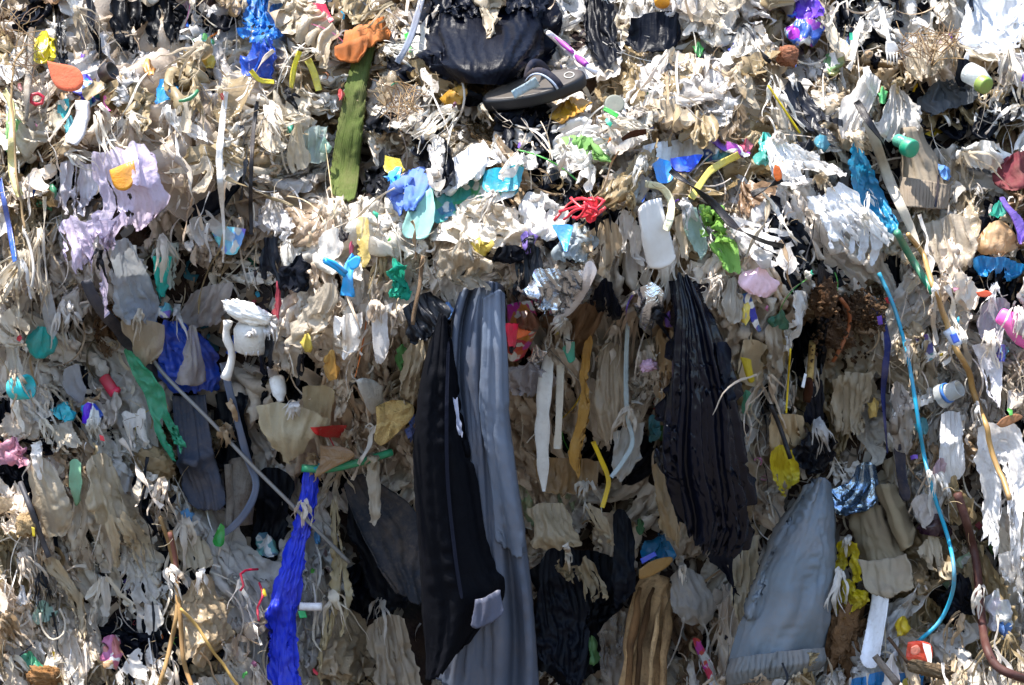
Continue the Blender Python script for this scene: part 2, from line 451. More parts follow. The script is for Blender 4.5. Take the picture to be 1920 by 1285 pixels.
def build_sheets(specs):
    """solve in batches of one grid size, then cut, tear and link every sheet as its own object"""
    global HF
    out = []
    base = HF.copy()
    soft_base = boxblur(max3(max3(base)), 7, 2)
    classes = {'s': (13, 11), 'm': (27, 23), 'b': (45, 35)}
    groups = {}
    for sp in specs:
        n = 60
        t = np.linspace(0, 1, n)
        l, r = resample(sp['L'], t), resample(sp['R'], t)
        w = np.linalg.norm(l - r, axis=1); sp['wpx'] = w.mean(); mid = (l + r) / 2
        sp['hpx'] = np.linalg.norm(np.diff(mid, axis=0), axis=1).sum()
        sp['cx'], sp['cy'] = mid[n // 2]
        s = max(sp['wpx'], sp['hpx'] * .8)
        groups.setdefault('s' if s < 55 else 'm' if s < 150 else 'b', []).append(sp)
    for cls, sps in groups.items():
        M, N = classes[cls]
        for c0 in range(0, len(sps), 120):
            ch = sps[c0:c0 + 120]
            Xs, Ss, Rus, Rvs, Hs = [], [], [], [], []
            for sp in ch:
                r_ = np.random.default_rng(sp['seed'])
                sd_ = int(r_.integers(1 << 20))
                v = np.linspace(0, 1, M); u = np.linspace(0, 1, N)
                l, r = resample(sp['L'], v), resample(sp['R'], v)
                V, U = np.meshgrid(v, u, indexing='ij')
                if sp['wob']:
                    jw = sp['wob'] * min(sp['wpx'], sp['hpx'])
                    for q_, s_ in ((l, 61), (r, 62)):
                        q_ += jw * np.stack([noise(v * 5, 0 * v, sd_ + s_) + .5 * noise(v * 11, 0 * v, sd_ + s_ + 5), noise(v * 4, 0 * v + 3, sd_ + s_)], 1)
                px = l[:, None, 0] * (1 - U) + r[:, None, 0] * U
                py = l[:, None, 1] * (1 - U) + r[:, None, 1] * U
                if sp['p'] is not None:
                    pp = np.interp(V, np.linspace(0, 1, len(sp['p'])), sp['p'])
                else:
                    pp = look(soft_base, px, py) + sp['off']
                pp = pp + sp['bulge'] * np.sin(np.pi * U) * (.35 + .65 * np.sin(np.pi * np.clip(V, .02, 1))) - sp['roll'] * np.abs(2 * U - 1) ** 4
                ramp = np.clip(V * 2.5, 0, 1)
                pp = pp + sp['tilt'][0] * (U - .5) * sp['wpx'] * K + sp['tilt'][1] * (V - .5) * sp['hpx'] * K + sp['curl'] * V ** 3
                if sp['auto']: pp = pp - sp['off'] * (1 - ramp)
                flat = to_world(px, py, pp)
                ru = np.linalg.norm(np.diff(flat, axis=1), axis=2); rv = np.linalg.norm(np.diff(flat, axis=0), axis=2)
                nf = sp['nf'] or max(1.5, min(N / 5.0, sp['wpx'] / 24))
                lam = sp['wpx'] * K / nf
                amp = lam / math.pi * math.sqrt(max(sp['g'] - 1, 0.002))
                fan = r_.normal(0, .35) * nf
                asp = np.clip(sp['hpx'] / max(sp['wpx'], 1), .5, 3) * sp['vf']
                w_ = U * nf * 2 + fan * (U - .5) * V * 2 + .9 * noise(U * 2.2 + 5, V * 1.7 * asp, sd_) + .35 * noise(U * 6, V * 4 * asp, sd_ + 1)
                ph = r_.uniform(0, 6.28)
                f = 1.5 * noise(w_, V * 1.2 * asp, sd_ + 2) + .7 * noise(w_ * 2.2 + 3, V * 2.2 * asp, sd_ + 4) + sp['reg'] * np.sin(np.pi * w_ + ph)
                al = r_.normal(0, 1.1)
                f = f * np.clip(.55 + .9 * noise(U * 2.6 + 3, V * 2.1 * asp, sd_ + 71), .1, 1.3)
                if sp['crump'] > .2: f = f + .9 * noise((U * math.cos(al) + V * asp * math.sin(al)) * nf * 1.3, (V * asp * math.cos(al) - U * math.sin(al)) * 1.5, sd_ + 72)
                ac = sp['deep'] * amp * f * (1 - sp['top'] * .5 * (1 - V)) + .006 * sp['crump'] * 3 * fbm(U * 4 + V * r_.normal(0, 2), V * 4 * asp, sd_ + 3, 3)
                X = flat.copy(); X[..., 1] -= ac
                cr = sp['crump']
                nu = 1 + cr * noise(U * 7, V * 7, sd_ + 5); nv = 1 + cr * noise(U * 7 + 9, V * 7, sd_ + 6)
                Rus.append(ru * sp['g'] * nu[:, 1:]); Rvs.append(rv * sp['gv'] * nv[1:])
                h = np.full((M, N), sp['hold'])
                h[:, 0] = np.maximum(h[:, 0], .12); h[:, -1] = np.maximum(h[:, -1], .12)
                h[0] = .8
                h[-1] = np.maximum(h[-1], .06)
                Xs.append(X); Ss.append(h)
            steps = {'s': 18, 'm': 26, 'b': 34}[cls]
            X = solve_sheets(np.array(Xs), np.array(Ss), np.array(Rus, np.float32), np.array(Rvs, np.float32), steps, np.float32(.0008), np.float32(.06), base)
            for sp, G in zip(ch, X):
                out.append((sp, finish_sheet(sp, G.astype(float))))
    splat([q for _, q in out])
    return out

KEYS = {}
LATE = []     # parts waiting for their thing
def adopt():
    for o, k, lab in LATE:
        par = KEYS[k]; o.parent = par; o.location = WORLD[o.name] - WORLD[par.name]
        if lab: o['label'] = lab
    LATE.clear()
def finish_sheet(sp, G):
    r_ = np.random.default_rng(sp['seed'] + 1)
    sd_ = int(r_.integers(1 << 20))
    Nf = int(np.clip(sp['wpx'] / 3.3 * sp['g'] ** .5 * sp['fmul'], 8, 110)); Mf = int(np.clip(sp['hpx'] / 4.2 * sp['fmul'], 8, 140))
    if sp['auto']: Nf, Mf = int(max(7, Nf * .85)), int(max(7, Mf * .85))
    v = np.linspace(0, 1, Mf); u = np.linspace(0, 1, Nf)
    V, U = np.meshgrid(v, u, indexing='ij')
    # torn lower and side edges: every column and row ends at its own place
    rag, side = sp['rag'], sp['side']
    fr = max(3, sp['wpx'] / 14)
    cut = 1 - sp['hem'] * (.5 + .5 * noise(u * 2.6, 0 * u, sd_ + 14)) - rag * .7 * (.5 + .5 * noise(u * fr * .35, 0 * u, sd_)) - rag * .4 * (.5 + .5 * r_.uniform(-1, 1, Nf)) - rag * .5 * (.5 + .5 * noise(u * fr, 0 * u + 4, sd_ + 3))
    tcut = rag * .35 * (.5 + .5 * noise(u * fr * .7, 0 * u, sd_ + 9))
    rc_ = sp['rnd']
    ed = np.abs(2 * u - 1) ** 3
    tcut = tcut + rc_ * ed * r_.uniform(.4, 1.3) * np.where(u < .5, r_.uniform(.3, 1.2), r_.uniform(.3, 1.2))
    cut = cut - rc_ * 1.3 * ed * np.where(u < .5, r_.uniform(.2, 1.3), r_.uniform(.2, 1.3))
    hr = max(3, sp['hpx'] / 16)
    lc = side * (1 + .9 * noise(v * hr * .3, 0 * v, sd_ + 5) + .3 * noise(v * hr, 0 * v, sd_ + 6))
    rc = 1 - side * (1 + .9 * noise(v * hr * .3, 0 * v + 7, sd_ + 7) + .3 * noise(v * hr, 0 * v, sd_ + 8))
    U2 = lc[:, None] * (1 - U) + rc[:, None] * U
    V2 = tcut[None] * (1 - V) + cut[None] * V
    Xf = cubic_sample(G, U2, V2)
    if sp['fine']:
        du = np.gradient(Xf, axis=1); dv = np.gradient(Xf, axis=0)
        nr = np.cross(du, dv); nr /= np.linalg.norm(nr, axis=2, keepdims=True) + 1e-12
        wm, hm = sp['wpx'] * K, sp['hpx'] * K
        x, y = U2 * wm, V2 * hm
        th = r_.normal(0, .35)
        x, y = x * math.cos(th) + y * math.sin(th), y * math.cos(th) - x * math.sin(th)
        wx = x + .006 * noise(x * 35, y * 18, sd_ + 31); wy = y + .010 * noise(x * 30, y * 20, sd_ + 32)
        d = (2.0 * (.55 - np.abs(noise(wx * 38, wy * 13, sd_ + 11))) + 1.2 * (.5 - np.abs(noise(wx * 80, wy * 26, sd_ + 12))) + .7 * noise(wx * 125, wy * 45, sd_ + 13)
             + 1.3 * (.5 - np.abs(noise(wx * 22 + wy * 26, wy * 30 - wx * 9, sd_ + 15))))
        d = d * (.45 + .75 * np.clip(.5 + noise(x * 14, y * 9, sd_ + 16), 0, 1))
        Xf = Xf + nr * (sp['fine'] * d)[..., None]
    if sp['ruche']:
        n_, a_ = sp['ruche']
        Xf[..., 1] -= a_ * np.abs(np.sin(np.pi * n_ * U2 + .8 * noise(U2 * n_ * .4, V2 * 2, sd_ + 41)) ) * np.sin(np.pi * np.clip(V, .08, .92)) ** .5
    keep = np.ones((Mf - 1, Nf - 1), bool)
    if sp['slits'] and Nf > 6:
        # torn into tails that part, narrow and sway apart towards the end
        nseg = int(sp['slits']) + 1
        bd = np.unique(np.r_[0, np.sort(r_.choice(np.arange(2, Nf - 1), min(nseg - 1, Nf - 3), replace=False)), Nf])
        for a, b in zip(bd[:-1], bd[1:]):
            s0 = r_.uniform(.05, .85)
            t = np.clip((v - s0) / (1 - s0), 0, 1)[:, None, None] ** 1.3
            mid = Xf[:, a:b].mean(1, keepdims=True)
            ww = np.linalg.norm(Xf[:, min(b, Nf) - 1] - Xf[:, a], axis=1).mean()
            thin = r_.uniform(.25, .9) if sp['auto'] else r_.uniform(.05, .5)
            wv = (noise(v * 5 + a, 0 * v, sd_ + 51) + .6 * noise(v * 13 + a, 0 * v, sd_ + 52))[:, None]
            Xf[:, a:b] = mid + (Xf[:, a:b] - mid) * (1 - t * thin)
            Xf[:, a:b, 0] += t[..., 0] * (r_.normal(0, .5) * min(ww * 1.5, .03) + .009 * wv) * (1 if sp['auto'] else .45)
            Xf[:, a:b, 1] -= t[..., 0] * (r_.uniform(-.002, .016) + .006 * wv)
            Xf[:, a:b, 2:3] += t * r_.uniform(-.08, .3) * sp['hpx'] * K
            if b < Nf: keep[int(Mf * s0):, b - 1] = False
    if sp['holes']:
        c = fbm(U2[:-1, :-1] * sp['wpx'] / 30, V2[:-1, :-1] * sp['hpx'] / 42, sd_ + 21, 3)
        keep &= c < np.quantile(c, 1 - sp['holes'])
    q = gridfaces(Mf, Nf, keep)
    uv = np.stack([U2 * sp['wpx'] * K, V2 * sp['hpx'] * K], -1).reshape(-1, 2)
    c = Xf.reshape(-1, 3).mean(0)
    par = None
    mt = sp['mat']
    cc = hexc(sp['col']) if isinstance(sp['col'], str) else sp['col']
    if max(cc) < .03 and mt == 'strand': mt = 'blackstrand'
    if max(cc) < .03 and mt == 'fabric': mt = 'darkfabric'
    me = mesh_from(sp['name'], Xf.reshape(-1, 3) - c, q, mt, uv)
    o = link(sp['name'], me, c, par)
    paint(o, sp['col'])
    if sp['thick']:
        md = o.modifiers.new('thickness', 'SOLIDIFY'); md.thickness = sp['thick']; md.offset = 0
    if sp['part']: LATE.append((o, sp['part'], sp['label']))
    elif par is None:
        tag(o, sp['label'], sp['cat'], sp['group'])
    if sp['key']: KEYS[sp['key']] = o
    sp['obj'] = o
    if sp['anchor']: ANCH.append((sp['cx'], sp['cy'], sp['anchor']))
    return Xf

# ------------------------------------------------------------------ tubes, straps and small solid shapes
def rest_on(P, off, smooth=2):
    """depth for a polyline in pixels so that it lies on what is already there"""
    px, py = P[:, 0], P[:, 1]
    d = np.max([look(HF, px + dx, py + dy) for dx in (-5, 0, 5) for dy in (-5, 0, 5)], 0)
    for _ in range(smooth):
        e = np.pad(d, 2, mode='edge')
        d = np.maximum(d, (e[:-4] + e[1:-3] + e[2:-2] + e[3:-1] + e[4:]) / 5)
        e = np.pad(d, 1, mode='edge'); d = (e[:-2] + 2 * e[1:-1] + e[2:]) / 4 + .0005
    return d + off

def sweep(C, prof, scale=None, twist=None, closed=False):
    """rings of a profile (k,2) along a world polyline; returns verts and quads, ends capped when the profile is closed"""
    n = len(C)
    T = np.gradient(C, axis=0); T /= np.linalg.norm(T, axis=1, keepdims=True) + 1e-12
    ref = np.array([0, -1.0, 0])
    A = np.cross(T, ref); A /= np.linalg.norm(A, axis=1, keepdims=True) + 1e-9
    for i in range(1, n):
        if (A[i] * A[i - 1]).sum() < 0: A[i] = -A[i]
    B = np.cross(A, T)
    sc = np.ones(n) if scale is None else np.asarray(scale)
    tw = np.zeros(n) if twist is None else np.asarray(twist)
    c, s = np.cos(tw)[:, None], np.sin(tw)[:, None]
    x = prof[None, :, 0] * c - prof[None, :, 1] * s; y = prof[None, :, 0] * s + prof[None, :, 1] * c
    V = C[:, None] + sc[:, None, None] * (x[..., None] * A[:, None] + y[..., None] * B[:, None])
    k = len(prof)
    F = gridfaces(n, k, wrap=True)
    V = V.reshape(-1, 3)
    tr = []
    V = np.concatenate([V, C[:1], C[-1:]])
    for i in range(k):
        tr.append((len(V) - 2, i, (i + 1) % k)); tr.append((len(V) - 1, (n - 1) * k + (i + 1) % k, (n - 1) * k + i))
    ln = np.r_[0, np.cumsum(np.linalg.norm(np.diff(C, axis=0), axis=1))]
    uv = np.stack([np.broadcast_to(np.linspace(0, .03, k), (n, k)), np.broadcast_to(ln[:, None], (n, k))], -1).reshape(-1, 2)
    return V, F, np.array(tr), np.concatenate([uv, [[0, 0], [0, ln[-1]]]])

def circle(r, n=8, ry=None):
    a = np.linspace(0, 2 * np.pi, n, endpoint=False)
    return np.stack([np.cos(a) * r, np.sin(a) * (ry or r)], 1)

def finish(name, V, F, tr, uv, mat, col, cat, label, anchor, at, parent, key, group):
    c = V.mean(0)
    o = link(name, mesh_from(name, V - c, F, mat, uv, tris=tr), c, parent)
    paint(o, col)
    if parent is None: tag(o, label, cat, group)
    elif label: o['label'] = label
    if key: KEYS[key] = o
    if anchor: ANCH.append((at[0], at[1], anchor))
    return o

def tube(name, cat, label, anchor, path, r, col, mat='hard', off=None, p=None, n=None, taper=None, jit=0, parent=None, key=None, group=None, k=8, sp=True):
    """round cord, pipe or stick along pixel points; r in photo pixels"""
    P = pts(path) if isinstance(path, str) else np.asarray(path, float)
    ln = np.linalg.norm(np.diff(P, axis=0), axis=1).sum()
    n = n or int(np.clip(ln / 9, 5, 90))
    Q = resample(P, np.linspace(0, 1, n))
    if jit: Q = Q + jit * np.stack([noise(np.arange(n) * .35, 0, 5), noise(np.arange(n) * .35, 9, 6)], 1)
    rr = r * K
    d = rest_on(Q, rr * 1.05 if off is None else off) if p is None else np.interp(np.linspace(0, 1, n), np.linspace(0, 1, len(p)), p)
    C = to_world(Q[:, 0], Q[:, 1], d)
    s = None if taper is None else np.interp(np.linspace(0, 1, n), np.linspace(0, 1, len(taper)), taper)
    V, F, tr, uv = sweep(C, circle(rr, k), s)
    if mat == 'wood' and r > 4:
        kk = np.arange(n * k)
        ang_ = (kk % k) / k * 2 * np.pi; ll = kk // k * (ln / n)
        gn = 1 + .20 * noise(np.cos(ang_) * 2.2 + np.sin(ang_) * 3, ll / 70, int(r * 7)) + .16 * (.5 - np.abs(noise(ang_ * 3.2, ll / 160, int(r * 7) + 9))) + .14 * noise(np.cos(ang_) * 5 + np.sin(ang_) * 6, ll / 45, int(r * 7) + 3)
        cc = np.repeat(C, k, 0)
        V[:n * k] = cc + (V[:n * k] - cc) * gn[:, None]
    o = finish(name, V, F, tr, uv, mat, col, cat, label, anchor, Q[n // 2], parent, key, group)
    if sp: splat([V])
    return o

def strap(name, cat, label, anchor, path, w, col, mat='hard', off=.008, p=None, twist=0, t=1.2, parent=None, key=None, group=None, taper=None, wav=.12):
    """flat band w pixels wide along pixel points, with a little real thickness"""
    P = pts(path) if isinstance(path, str) else np.asarray(path, float)
    ln = np.linalg.norm(np.diff(P, axis=0), axis=1).sum()
    n = int(np.clip(ln / 8, 6, 100))
    tt = np.linspace(0, 1, n)
    Q = resample(P, tt)
    d = rest_on(Q, off) if p is None else np.interp(tt, np.linspace(0, 1, len(p)), p)
    C = to_world(Q[:, 0], Q[:, 1], d)
    h = w * K / 2; th = t * K / 2
    prof = np.array([[-h, -th], [-h * .4, -th * 1.4], [h * .4, -th * 1.4], [h, -th], [h, th], [h * .4, 0], [-h * .4, 0], [-h, th]])
    sd_ = int(rng.integers(1 << 20))
    tw = twist * tt + .5 * noise(tt * ln / 60, 0 * tt, sd_)
    s = 1 + wav * (noise(tt * ln / 25, 0 * tt + 3, sd_) + .6 * noise(tt * ln / 9, 0 * tt + 5, sd_))
    if taper is not None: s = s * np.interp(tt, np.linspace(0, 1, len(taper)), taper)
    V, F, tr, uv = sweep(C, prof, s, tw)
    o = finish(name, V, F, tr, uv, mat, col, cat, label, anchor, Q[n // 2], parent, key, group)
    splat([V])
    return o

def frame_at(px, py, p, axis, tilt=0.0):
    """local frame: a = along the axis (pixel direction, y down) leaning tilt towards the camera, b = across, c = towards the camera"""
    ax = np.array([axis[0], 0, -axis[1]], float); ax /= np.linalg.norm(ax)
    c = np.array([0, -1.0, 0])
    a = ax * math.cos(tilt) + c * math.sin(tilt); c2 = c * math.cos(tilt) - ax * math.sin(tilt)
    b = np.cross(c2, a)
    return to_world(px, py, p), a, b, c2

def lathe(name, cat, label, anchor, px, py, prof, axis, col, mat='hard', tilt=0.0, off=.0, p=None, parent=None, key=None, group=None, k=20, flat=1.0, ridges=0):
    """turned shape: prof is [(distance along axis, radius)] in pixels"""
    prof = np.array(prof, float) * K
    if p is None: p = float(look(HF, px, py)) + off
    O, a, b, c = frame_at(px, py, p, axis, tilt)
    th = np.linspace(0, 2 * np.pi, k, endpoint=False)
    rm = 1 + (ridges * np.where(np.arange(k) % 2 == 0, 1, -1) if ridges else 0 * th)
    V = O + prof[:, None, 0, None] * a + (prof[:, 1, None] * rm)[..., None] * (np.cos(th)[None, :, None] * b + flat * np.sin(th)[None, :, None] * c)
    n = len(prof)
    F = gridfaces(n, k, wrap=True)
    uv = np.stack([np.broadcast_to(th / 60, (n, k)), np.broadcast_to(prof[:, :1], (n, k))], -1).reshape(-1, 2)
    o = finish(name, V.reshape(-1, 3), F, None, uv, mat, col, cat, label, anchor, (px, py), parent, key, group)
    splat([V])
    return o

def plate(name, cat, label, anchor, outline, t, col, mat='hard', off=.01, p=None, slope=(0, 0), parent=None, key=None, group=None, bend=0.0, rough=0.0):
    """solid slab of an outline in pixels; t thickness in pixels; slope tips it (depth per pixel); bevelled rim"""
    P = pts(outline) if isinstance(outline, str) else np.asarray(outline, float)
    n = max(len(P) * 6, 24)
    Q = resample(np.concatenate([P, P[:1]]), np.linspace(0, 1, n, endpoint=False)) if len(P) > 4 else \
        np.stack([np.interp(np.linspace(0, 4, n, endpoint=False), range(5), np.r_[P[:, k], P[0, k]]) for k in (0, 1)], 1)
    c = Q.mean(0)
    if p is None: p = float(np.max(look(HF, Q[:, 0], Q[:, 1]) * .5 + .5 * look(HF, c[0], c[1]))) + off
    rings = []
    T = t * K
    sd_ = int(rng.integers(1 << 20))
    for s, dz in ((.0, -T), (.5, -T), (.97, -T), (1.0, -T * .8), (1.0, -T * .2), (.965, 0), (.7, 0), (.4, 0), (.0, 0)):
        q = c + (Q - c) * s
        dd = q - c
        w = p + dz + slope[0] * dd[:, 0] * K + slope[1] * dd[:, 1] * K - bend * ((dd / 50) ** 2).sum(1) * .01 + rough * T * noise(q[:, 0] / 9, q[:, 1] / 9 + dz * 900, sd_)
        rings.append(to_world(q[:, 0], q[:, 1], w))
    V = np.array(rings)
    F = gridfaces(len(rings), n, wrap=True)
    uv = np.stack([(V[..., 0]), (V[..., 2])], -1).reshape(-1, 2)
    o = finish(name, V.reshape(-1, 3), F, None, uv, mat, col, cat, label, anchor, c, parent, key, group)
    splat([V])
    return o

def lump(name, cat, label, anchor, cx, cy, rx, ry, col, mat='stone', off=0.0, p=None, rz=None, seed=1, rough=.3, parent=None, group=None, key=None, rot=0, nn=(34, 44)):
    """closed irregular body: stones, foam, clods, sponges"""
    th = np.linspace(0.02, np.pi - .02, nn[0]); ph = np.linspace(0, 2 * np.pi, nn[1], endpoint=False)
    T_, P_ = np.meshgrid(th, ph, indexing='ij')
    d = np.stack([np.sin(T_) * np.cos(P_), np.sin(T_) * np.sin(P_), np.cos(T_)], -1)
    q = np.sign(d) * np.abs(d) ** .8
    f = 1 + rough * (.6 * noise(d[..., 0] * 2.1 + d[..., 2] * 1.3, d[..., 1] * 2.1 - d[..., 2], seed) + .4 * noise(d[..., 0] * 5 + d[..., 2] * 3, d[..., 1] * 5, seed + 3) + .35 * noise(d[..., 0] * 9 + d[..., 2] * 7, d[..., 1] * 9 + d[..., 2] * 8, seed + 4) + .25 * noise(d[..., 0] * 19 + d[..., 2] * 13, d[..., 1] * 19 - d[..., 2] * 15, seed + 6))
    if p is None: p = float(look(HF, cx, cy)) + off
    rz = rz or min(rx, ry)
    c_, s_ = math.cos(math.radians(rot)), math.sin(math.radians(rot))
    lx, ly = q[..., 0] * rx * f, q[..., 2] * ry * f
    V = to_world(cx + lx * c_ + ly * s_, cy - (ly * c_ - lx * s_), p + q[..., 1] * rz * K * f)
    F = gridfaces(nn[0], nn[1], wrap=True)
    uv = np.stack([P_ * .02, T_ * .03], -1).reshape(-1, 2)
    o = finish(name, V.reshape(-1, 3), F, None, uv, mat, col, cat, label, anchor, (cx, cy), parent, key, group)
    splat([V])
    return o

# ================================================================== THE SETTING
gsub = slice(None, None, 2)
BX = to_world(GX[gsub, gsub], GY[gsub, gsub], P0[gsub, gsub])
bm_, bn_ = BX.shape[:2]
nb = fbm(GX[gsub, gsub] / 60, GY[gsub, gsub] / 50, 31, 4)
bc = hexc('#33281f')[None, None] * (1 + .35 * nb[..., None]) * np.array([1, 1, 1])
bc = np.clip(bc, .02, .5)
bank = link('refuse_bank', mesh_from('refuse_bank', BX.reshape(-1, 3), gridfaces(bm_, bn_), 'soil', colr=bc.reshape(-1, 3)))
bank['kind'] = 'structure'
g_n = 60
ga = np.concatenate([-np.geomspace(1500, 2, 30), [0], np.geomspace(2, 1500, 30)])
GXX, GYY = np.meshgrid(ga, ga, indexing='ij')
gv_ = np.stack([GXX, GYY, -0.004 + .0 * GXX], -1).reshape(-1, 3)
gm = mesh_from('ground', gv_, gridfaces(61, 61), 'soil', colr=np.broadcast_to(hexc('#57514a'), (3721, 3)))
go = link('ground', gm); go['kind'] = 'structure'

# ------------------------------------------------------------------ stuff: what nobody could count
PAL_LIGHT = ['#e6e0d4', '#d9cfbe', '#cfc3ae', '#c4b49a', '#efece6', '#b8a68a', '#dcd6cc', '#c9bfb2', '#a8946f', '#d8d4d0']
PAL_TAN = ['#e4d5c4', '#d9c6b0', '#e9decf', '#c8b299', '#ede4d9', '#dccbb7', '#e5d6c4', '#b59a79', '#efe8de', '#dfd0bc']
PAL_COL = ['#1aa3c4', '#2f6fe0', '#d83a4a', '#1fae8a', '#e6c62a', '#e88fb8', '#7b55c8', '#222a3a', '#e07a28', '#57b84e']

def shreds(name, n, length, width, pal, off, colshare=0.0, seed=5, seg=5, vertical=.6, mat='shreds', avoid=None, curl=.5, dark=0.1):
    r_ = np.random.default_rng(seed)
    cx = r_.uniform(-120, 2040, n); cy = r_.uniform(-120, 1400, n)
    if avoid is not None:
        ok = avoid[np.clip(((cy - Y0G) / ST).astype(int), 0, HF.shape[0] - 1), np.clip(((cx - X0G) / ST).astype(int), 0, HF.shape[1] - 1)] < .5
        cx, cy = cx[ok], cy[ok]; n = len(cx)
    L_ = r_.uniform(*length, n); W_ = r_.uniform(*width, n)
    flat = np.clip((430 - cy) / 200, 0, 1)
    ang = np.where(r_.random(n) < vertical * (1 - .6 * flat), r_.normal(math.pi / 2, .35, n), r_.uniform(0, math.pi, n))
    t = np.linspace(-.5, .5, seg)
    cv = r_.normal(0, curl, n)
    a = ang[:, None] + cv[:, None] * t[None] * 3
    x = cx[:, None] + L_[:, None] * t[None] * np.cos(a); y = cy[:, None] + L_[:, None] * t[None] * np.sin(a)
    tw = r_.normal(0, .8, n)[:, None] + r_.normal(0, 1.2, n)[:, None] * t[None]
    wx = -np.sin(a) * np.cos(tw) * W_[:, None] / 2 * (1 - 1.2 * np.abs(t)[None] * r_.uniform(0, 1, n)[:, None]); wy = np.cos(a) * np.cos(tw) * W_[:, None] / 2
    wz = np.sin(tw) * W_[:, None] / 2 * K
    hump = (r_.normal(.004, .005, n)[:, None]) * (1 - (2 * t[None]) ** 2) + r_.normal(0, .003, (n, seg))
    P = np.stack([np.stack([x - wx, x, x + wx], -1), np.stack([y - wy, y, y + wy], -1)], -1)
    d0 = look(HF, P[..., 0], P[..., 1]).max(-1)
    d0 = .5 * d0 + .5 * d0.mean(1, keepdims=True)
    dd = np.stack([d0 - wz, d0 + .25 * np.abs(W_[:, None]) * K * r_.normal(0, 1, (n, 1)), d0 + wz], -1) + off + hump[..., None]
    V = to_world(P[..., 0], P[..., 1], dd)                      # n, seg, 3, 3
    b = gridfaces(seg, 3)
    F = (b[None] + (np.arange(n) * seg * 3)[:, None, None]).reshape(-1, 4)
    pc = np.array([hexc(h) for h in pal])[r_.integers(0, len(pal), n)]
    if colshare:
        k = r_.random(n) < colshare
        pc[k] = np.array([hexc(h) for h in PAL_COL])[r_.integers(0, len(PAL_COL), k.sum())]
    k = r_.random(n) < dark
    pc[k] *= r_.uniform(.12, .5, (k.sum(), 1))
    pc = np.clip(pc * r_.uniform(.8, 1.1, (n, 1)), 0, .9)
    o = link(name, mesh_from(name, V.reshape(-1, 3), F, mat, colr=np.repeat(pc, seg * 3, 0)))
    o['kind'] = 'stuff'
    return o, V

# ================================================================== THE THINGS, sheet by sheet
# ---- top left
sheet('torn_bag', 'bag', 'torn black bag hanging at the top left, above the salmon sole', 'torn black bag', '185,-30 205,40 235,95 250,120', '345,-30 338,30 330,70 318,112', '#07080c', 'black', z=2, g=1.5, rag=.35, slits=4, nf=7)
sheet('black_tatter', 'film scrap', 'thin black tatter dangling over the salmon sole', 'black tatter', '105,0 108,60 106,120 92,190', '122,0 128,70 126,135 100,150', '#0a0b10', 'strand', z=3, g=1.6, rag=.3, slits=3, nf=3)
sheet('black_tatter', 'film scrap', 'narrow black tatter just left of the large torn black bag', None, '160,-10 172,50 190,100 196,135', '182,-10 190,45 200,90 204,130', '#0a0b10', 'black', z=2, g=1.4, rag=.3, nf=3)
blob('crinkled_wrapper', 'wrapper', 'crinkled yellow wrapper at the far upper left', 'yellow wrapper', 84, 82, 24, 24, 20, '#e3cf22', 'wrapper', z=2)
blob('crinkled_wrapper', 'wrapper', 'blue and teal crinkled wrapper right beside the salmon sole', 'blue wrapper', 168, 160, 24, 24, -20, '#1173b8', 'printed', z=2)
sheet('teal_scrap', 'plastic scrap', 'small teal scrap below the red ring', None, '108,188 104,212', '132,180 130,208', '#2fa7ad', 'wrapper', z=2, g=1.1, rag=.1)
sheet('pink_scrap', 'plastic scrap', 'small bright pink scrap beside the white cloth tube', None, '192,178 196,194', '216,176 218,188', '#e868b0', 'wrapper', z=2, g=1.1)
sheet('blue_shard', 'plastic shard', 'flat blue plastic shard lying among pale film at the upper left', 'flat blue shard', '300,142 290,170 278,199', '352,150 335,172 300,192', '#1580bd', 'glossy', z=2, g=1.03, rag=.08, crump=.06)
sheet('printed_packet', 'packet', 'yellow green printed packet standing under the pale yellow strap', 'green packet', '11,196 8,272', '45,194 54,270', '#7fb06a', 'printed', z=2, g=1.02, gv=1.0, rag=.02, crump=.03, thick=.004)
sheet('mesh_sack', 'sack', 'bright blue mesh sack crumpled at the top', 'blue mesh sack', '452,-30 455,30 448,80 470,125', '545,-30 540,40 535,95 512,135', '#1b80d6', 'soft', z=2, g=1.7, gv=1.2, rag=.15, slits=5, nf=7, crump=.3)
blob('mesh_sack', 'sack', 'deep blue knot of mesh below the lighter blue sack', None, 492, 105, 36, 34, 10, '#0d53c8', 'soft', z=3, crump=.35)
blob('white_film_heap', 'film wad', 'heap of puffy white film right of the blue mesh sack', 'puffy white film', 600, 58, 62, 46, 15, '#f2f0ee', 'soft', z=1, crump=.35)
sheet('red_wrapper', 'wrapper', 'red wrapper scrap lying on top of the puffy white film', 'red wrapper scrap', '583,4 596,28', '612,6 630,32', '#dd2748', 'wrapper', z=3, g=1.2)
sheet('leather_piece', 'leather', 'rolled piece of orange brown leather above the olive sock', 'brown leather', '642,56 634,72 630,84', '724,26 736,36 738,54', '#a8632f', 'fabric', z=3, g=1.25, nf=2, crump=.15, rag=.12, side=.04, hem=.15, off=.04, thick=.003, bulge=.03, roll=.05, fine=.002, key='leather')
sheet('leather_flap', 'leather', None, None, '626,86 628,94 634,98', '690,62 684,84 668,106', '#9a5628', 'fabric', z=4, g=1.2, nf=2, part='leather', crump=.15, rag=.1, off=.02, thick=.003, fine=.0018, hem=.1)
sheet('olive_sock', 'sock', 'long olive green knitted sock hanging down the bank', 'olive sock', '668,82 648,150 636,220 624,280 622,345 626,362', '705,75 692,120 684,190 678,260 672,320 664,380', '#525f30', 'knit', z=2, g=1.2, nf=4, rag=.06, side=.01, roll=.02, off=.02, fine=.0006, thick=.004)
sheet('white_roll', 'film roll', 'tan and white roll left of the big black bag', None, '758,45 752,70 762,92', '812,40 818,66 812,98', '#e2d9c8', 'film', z=2, g=1.1, roll=.05, nf=2)
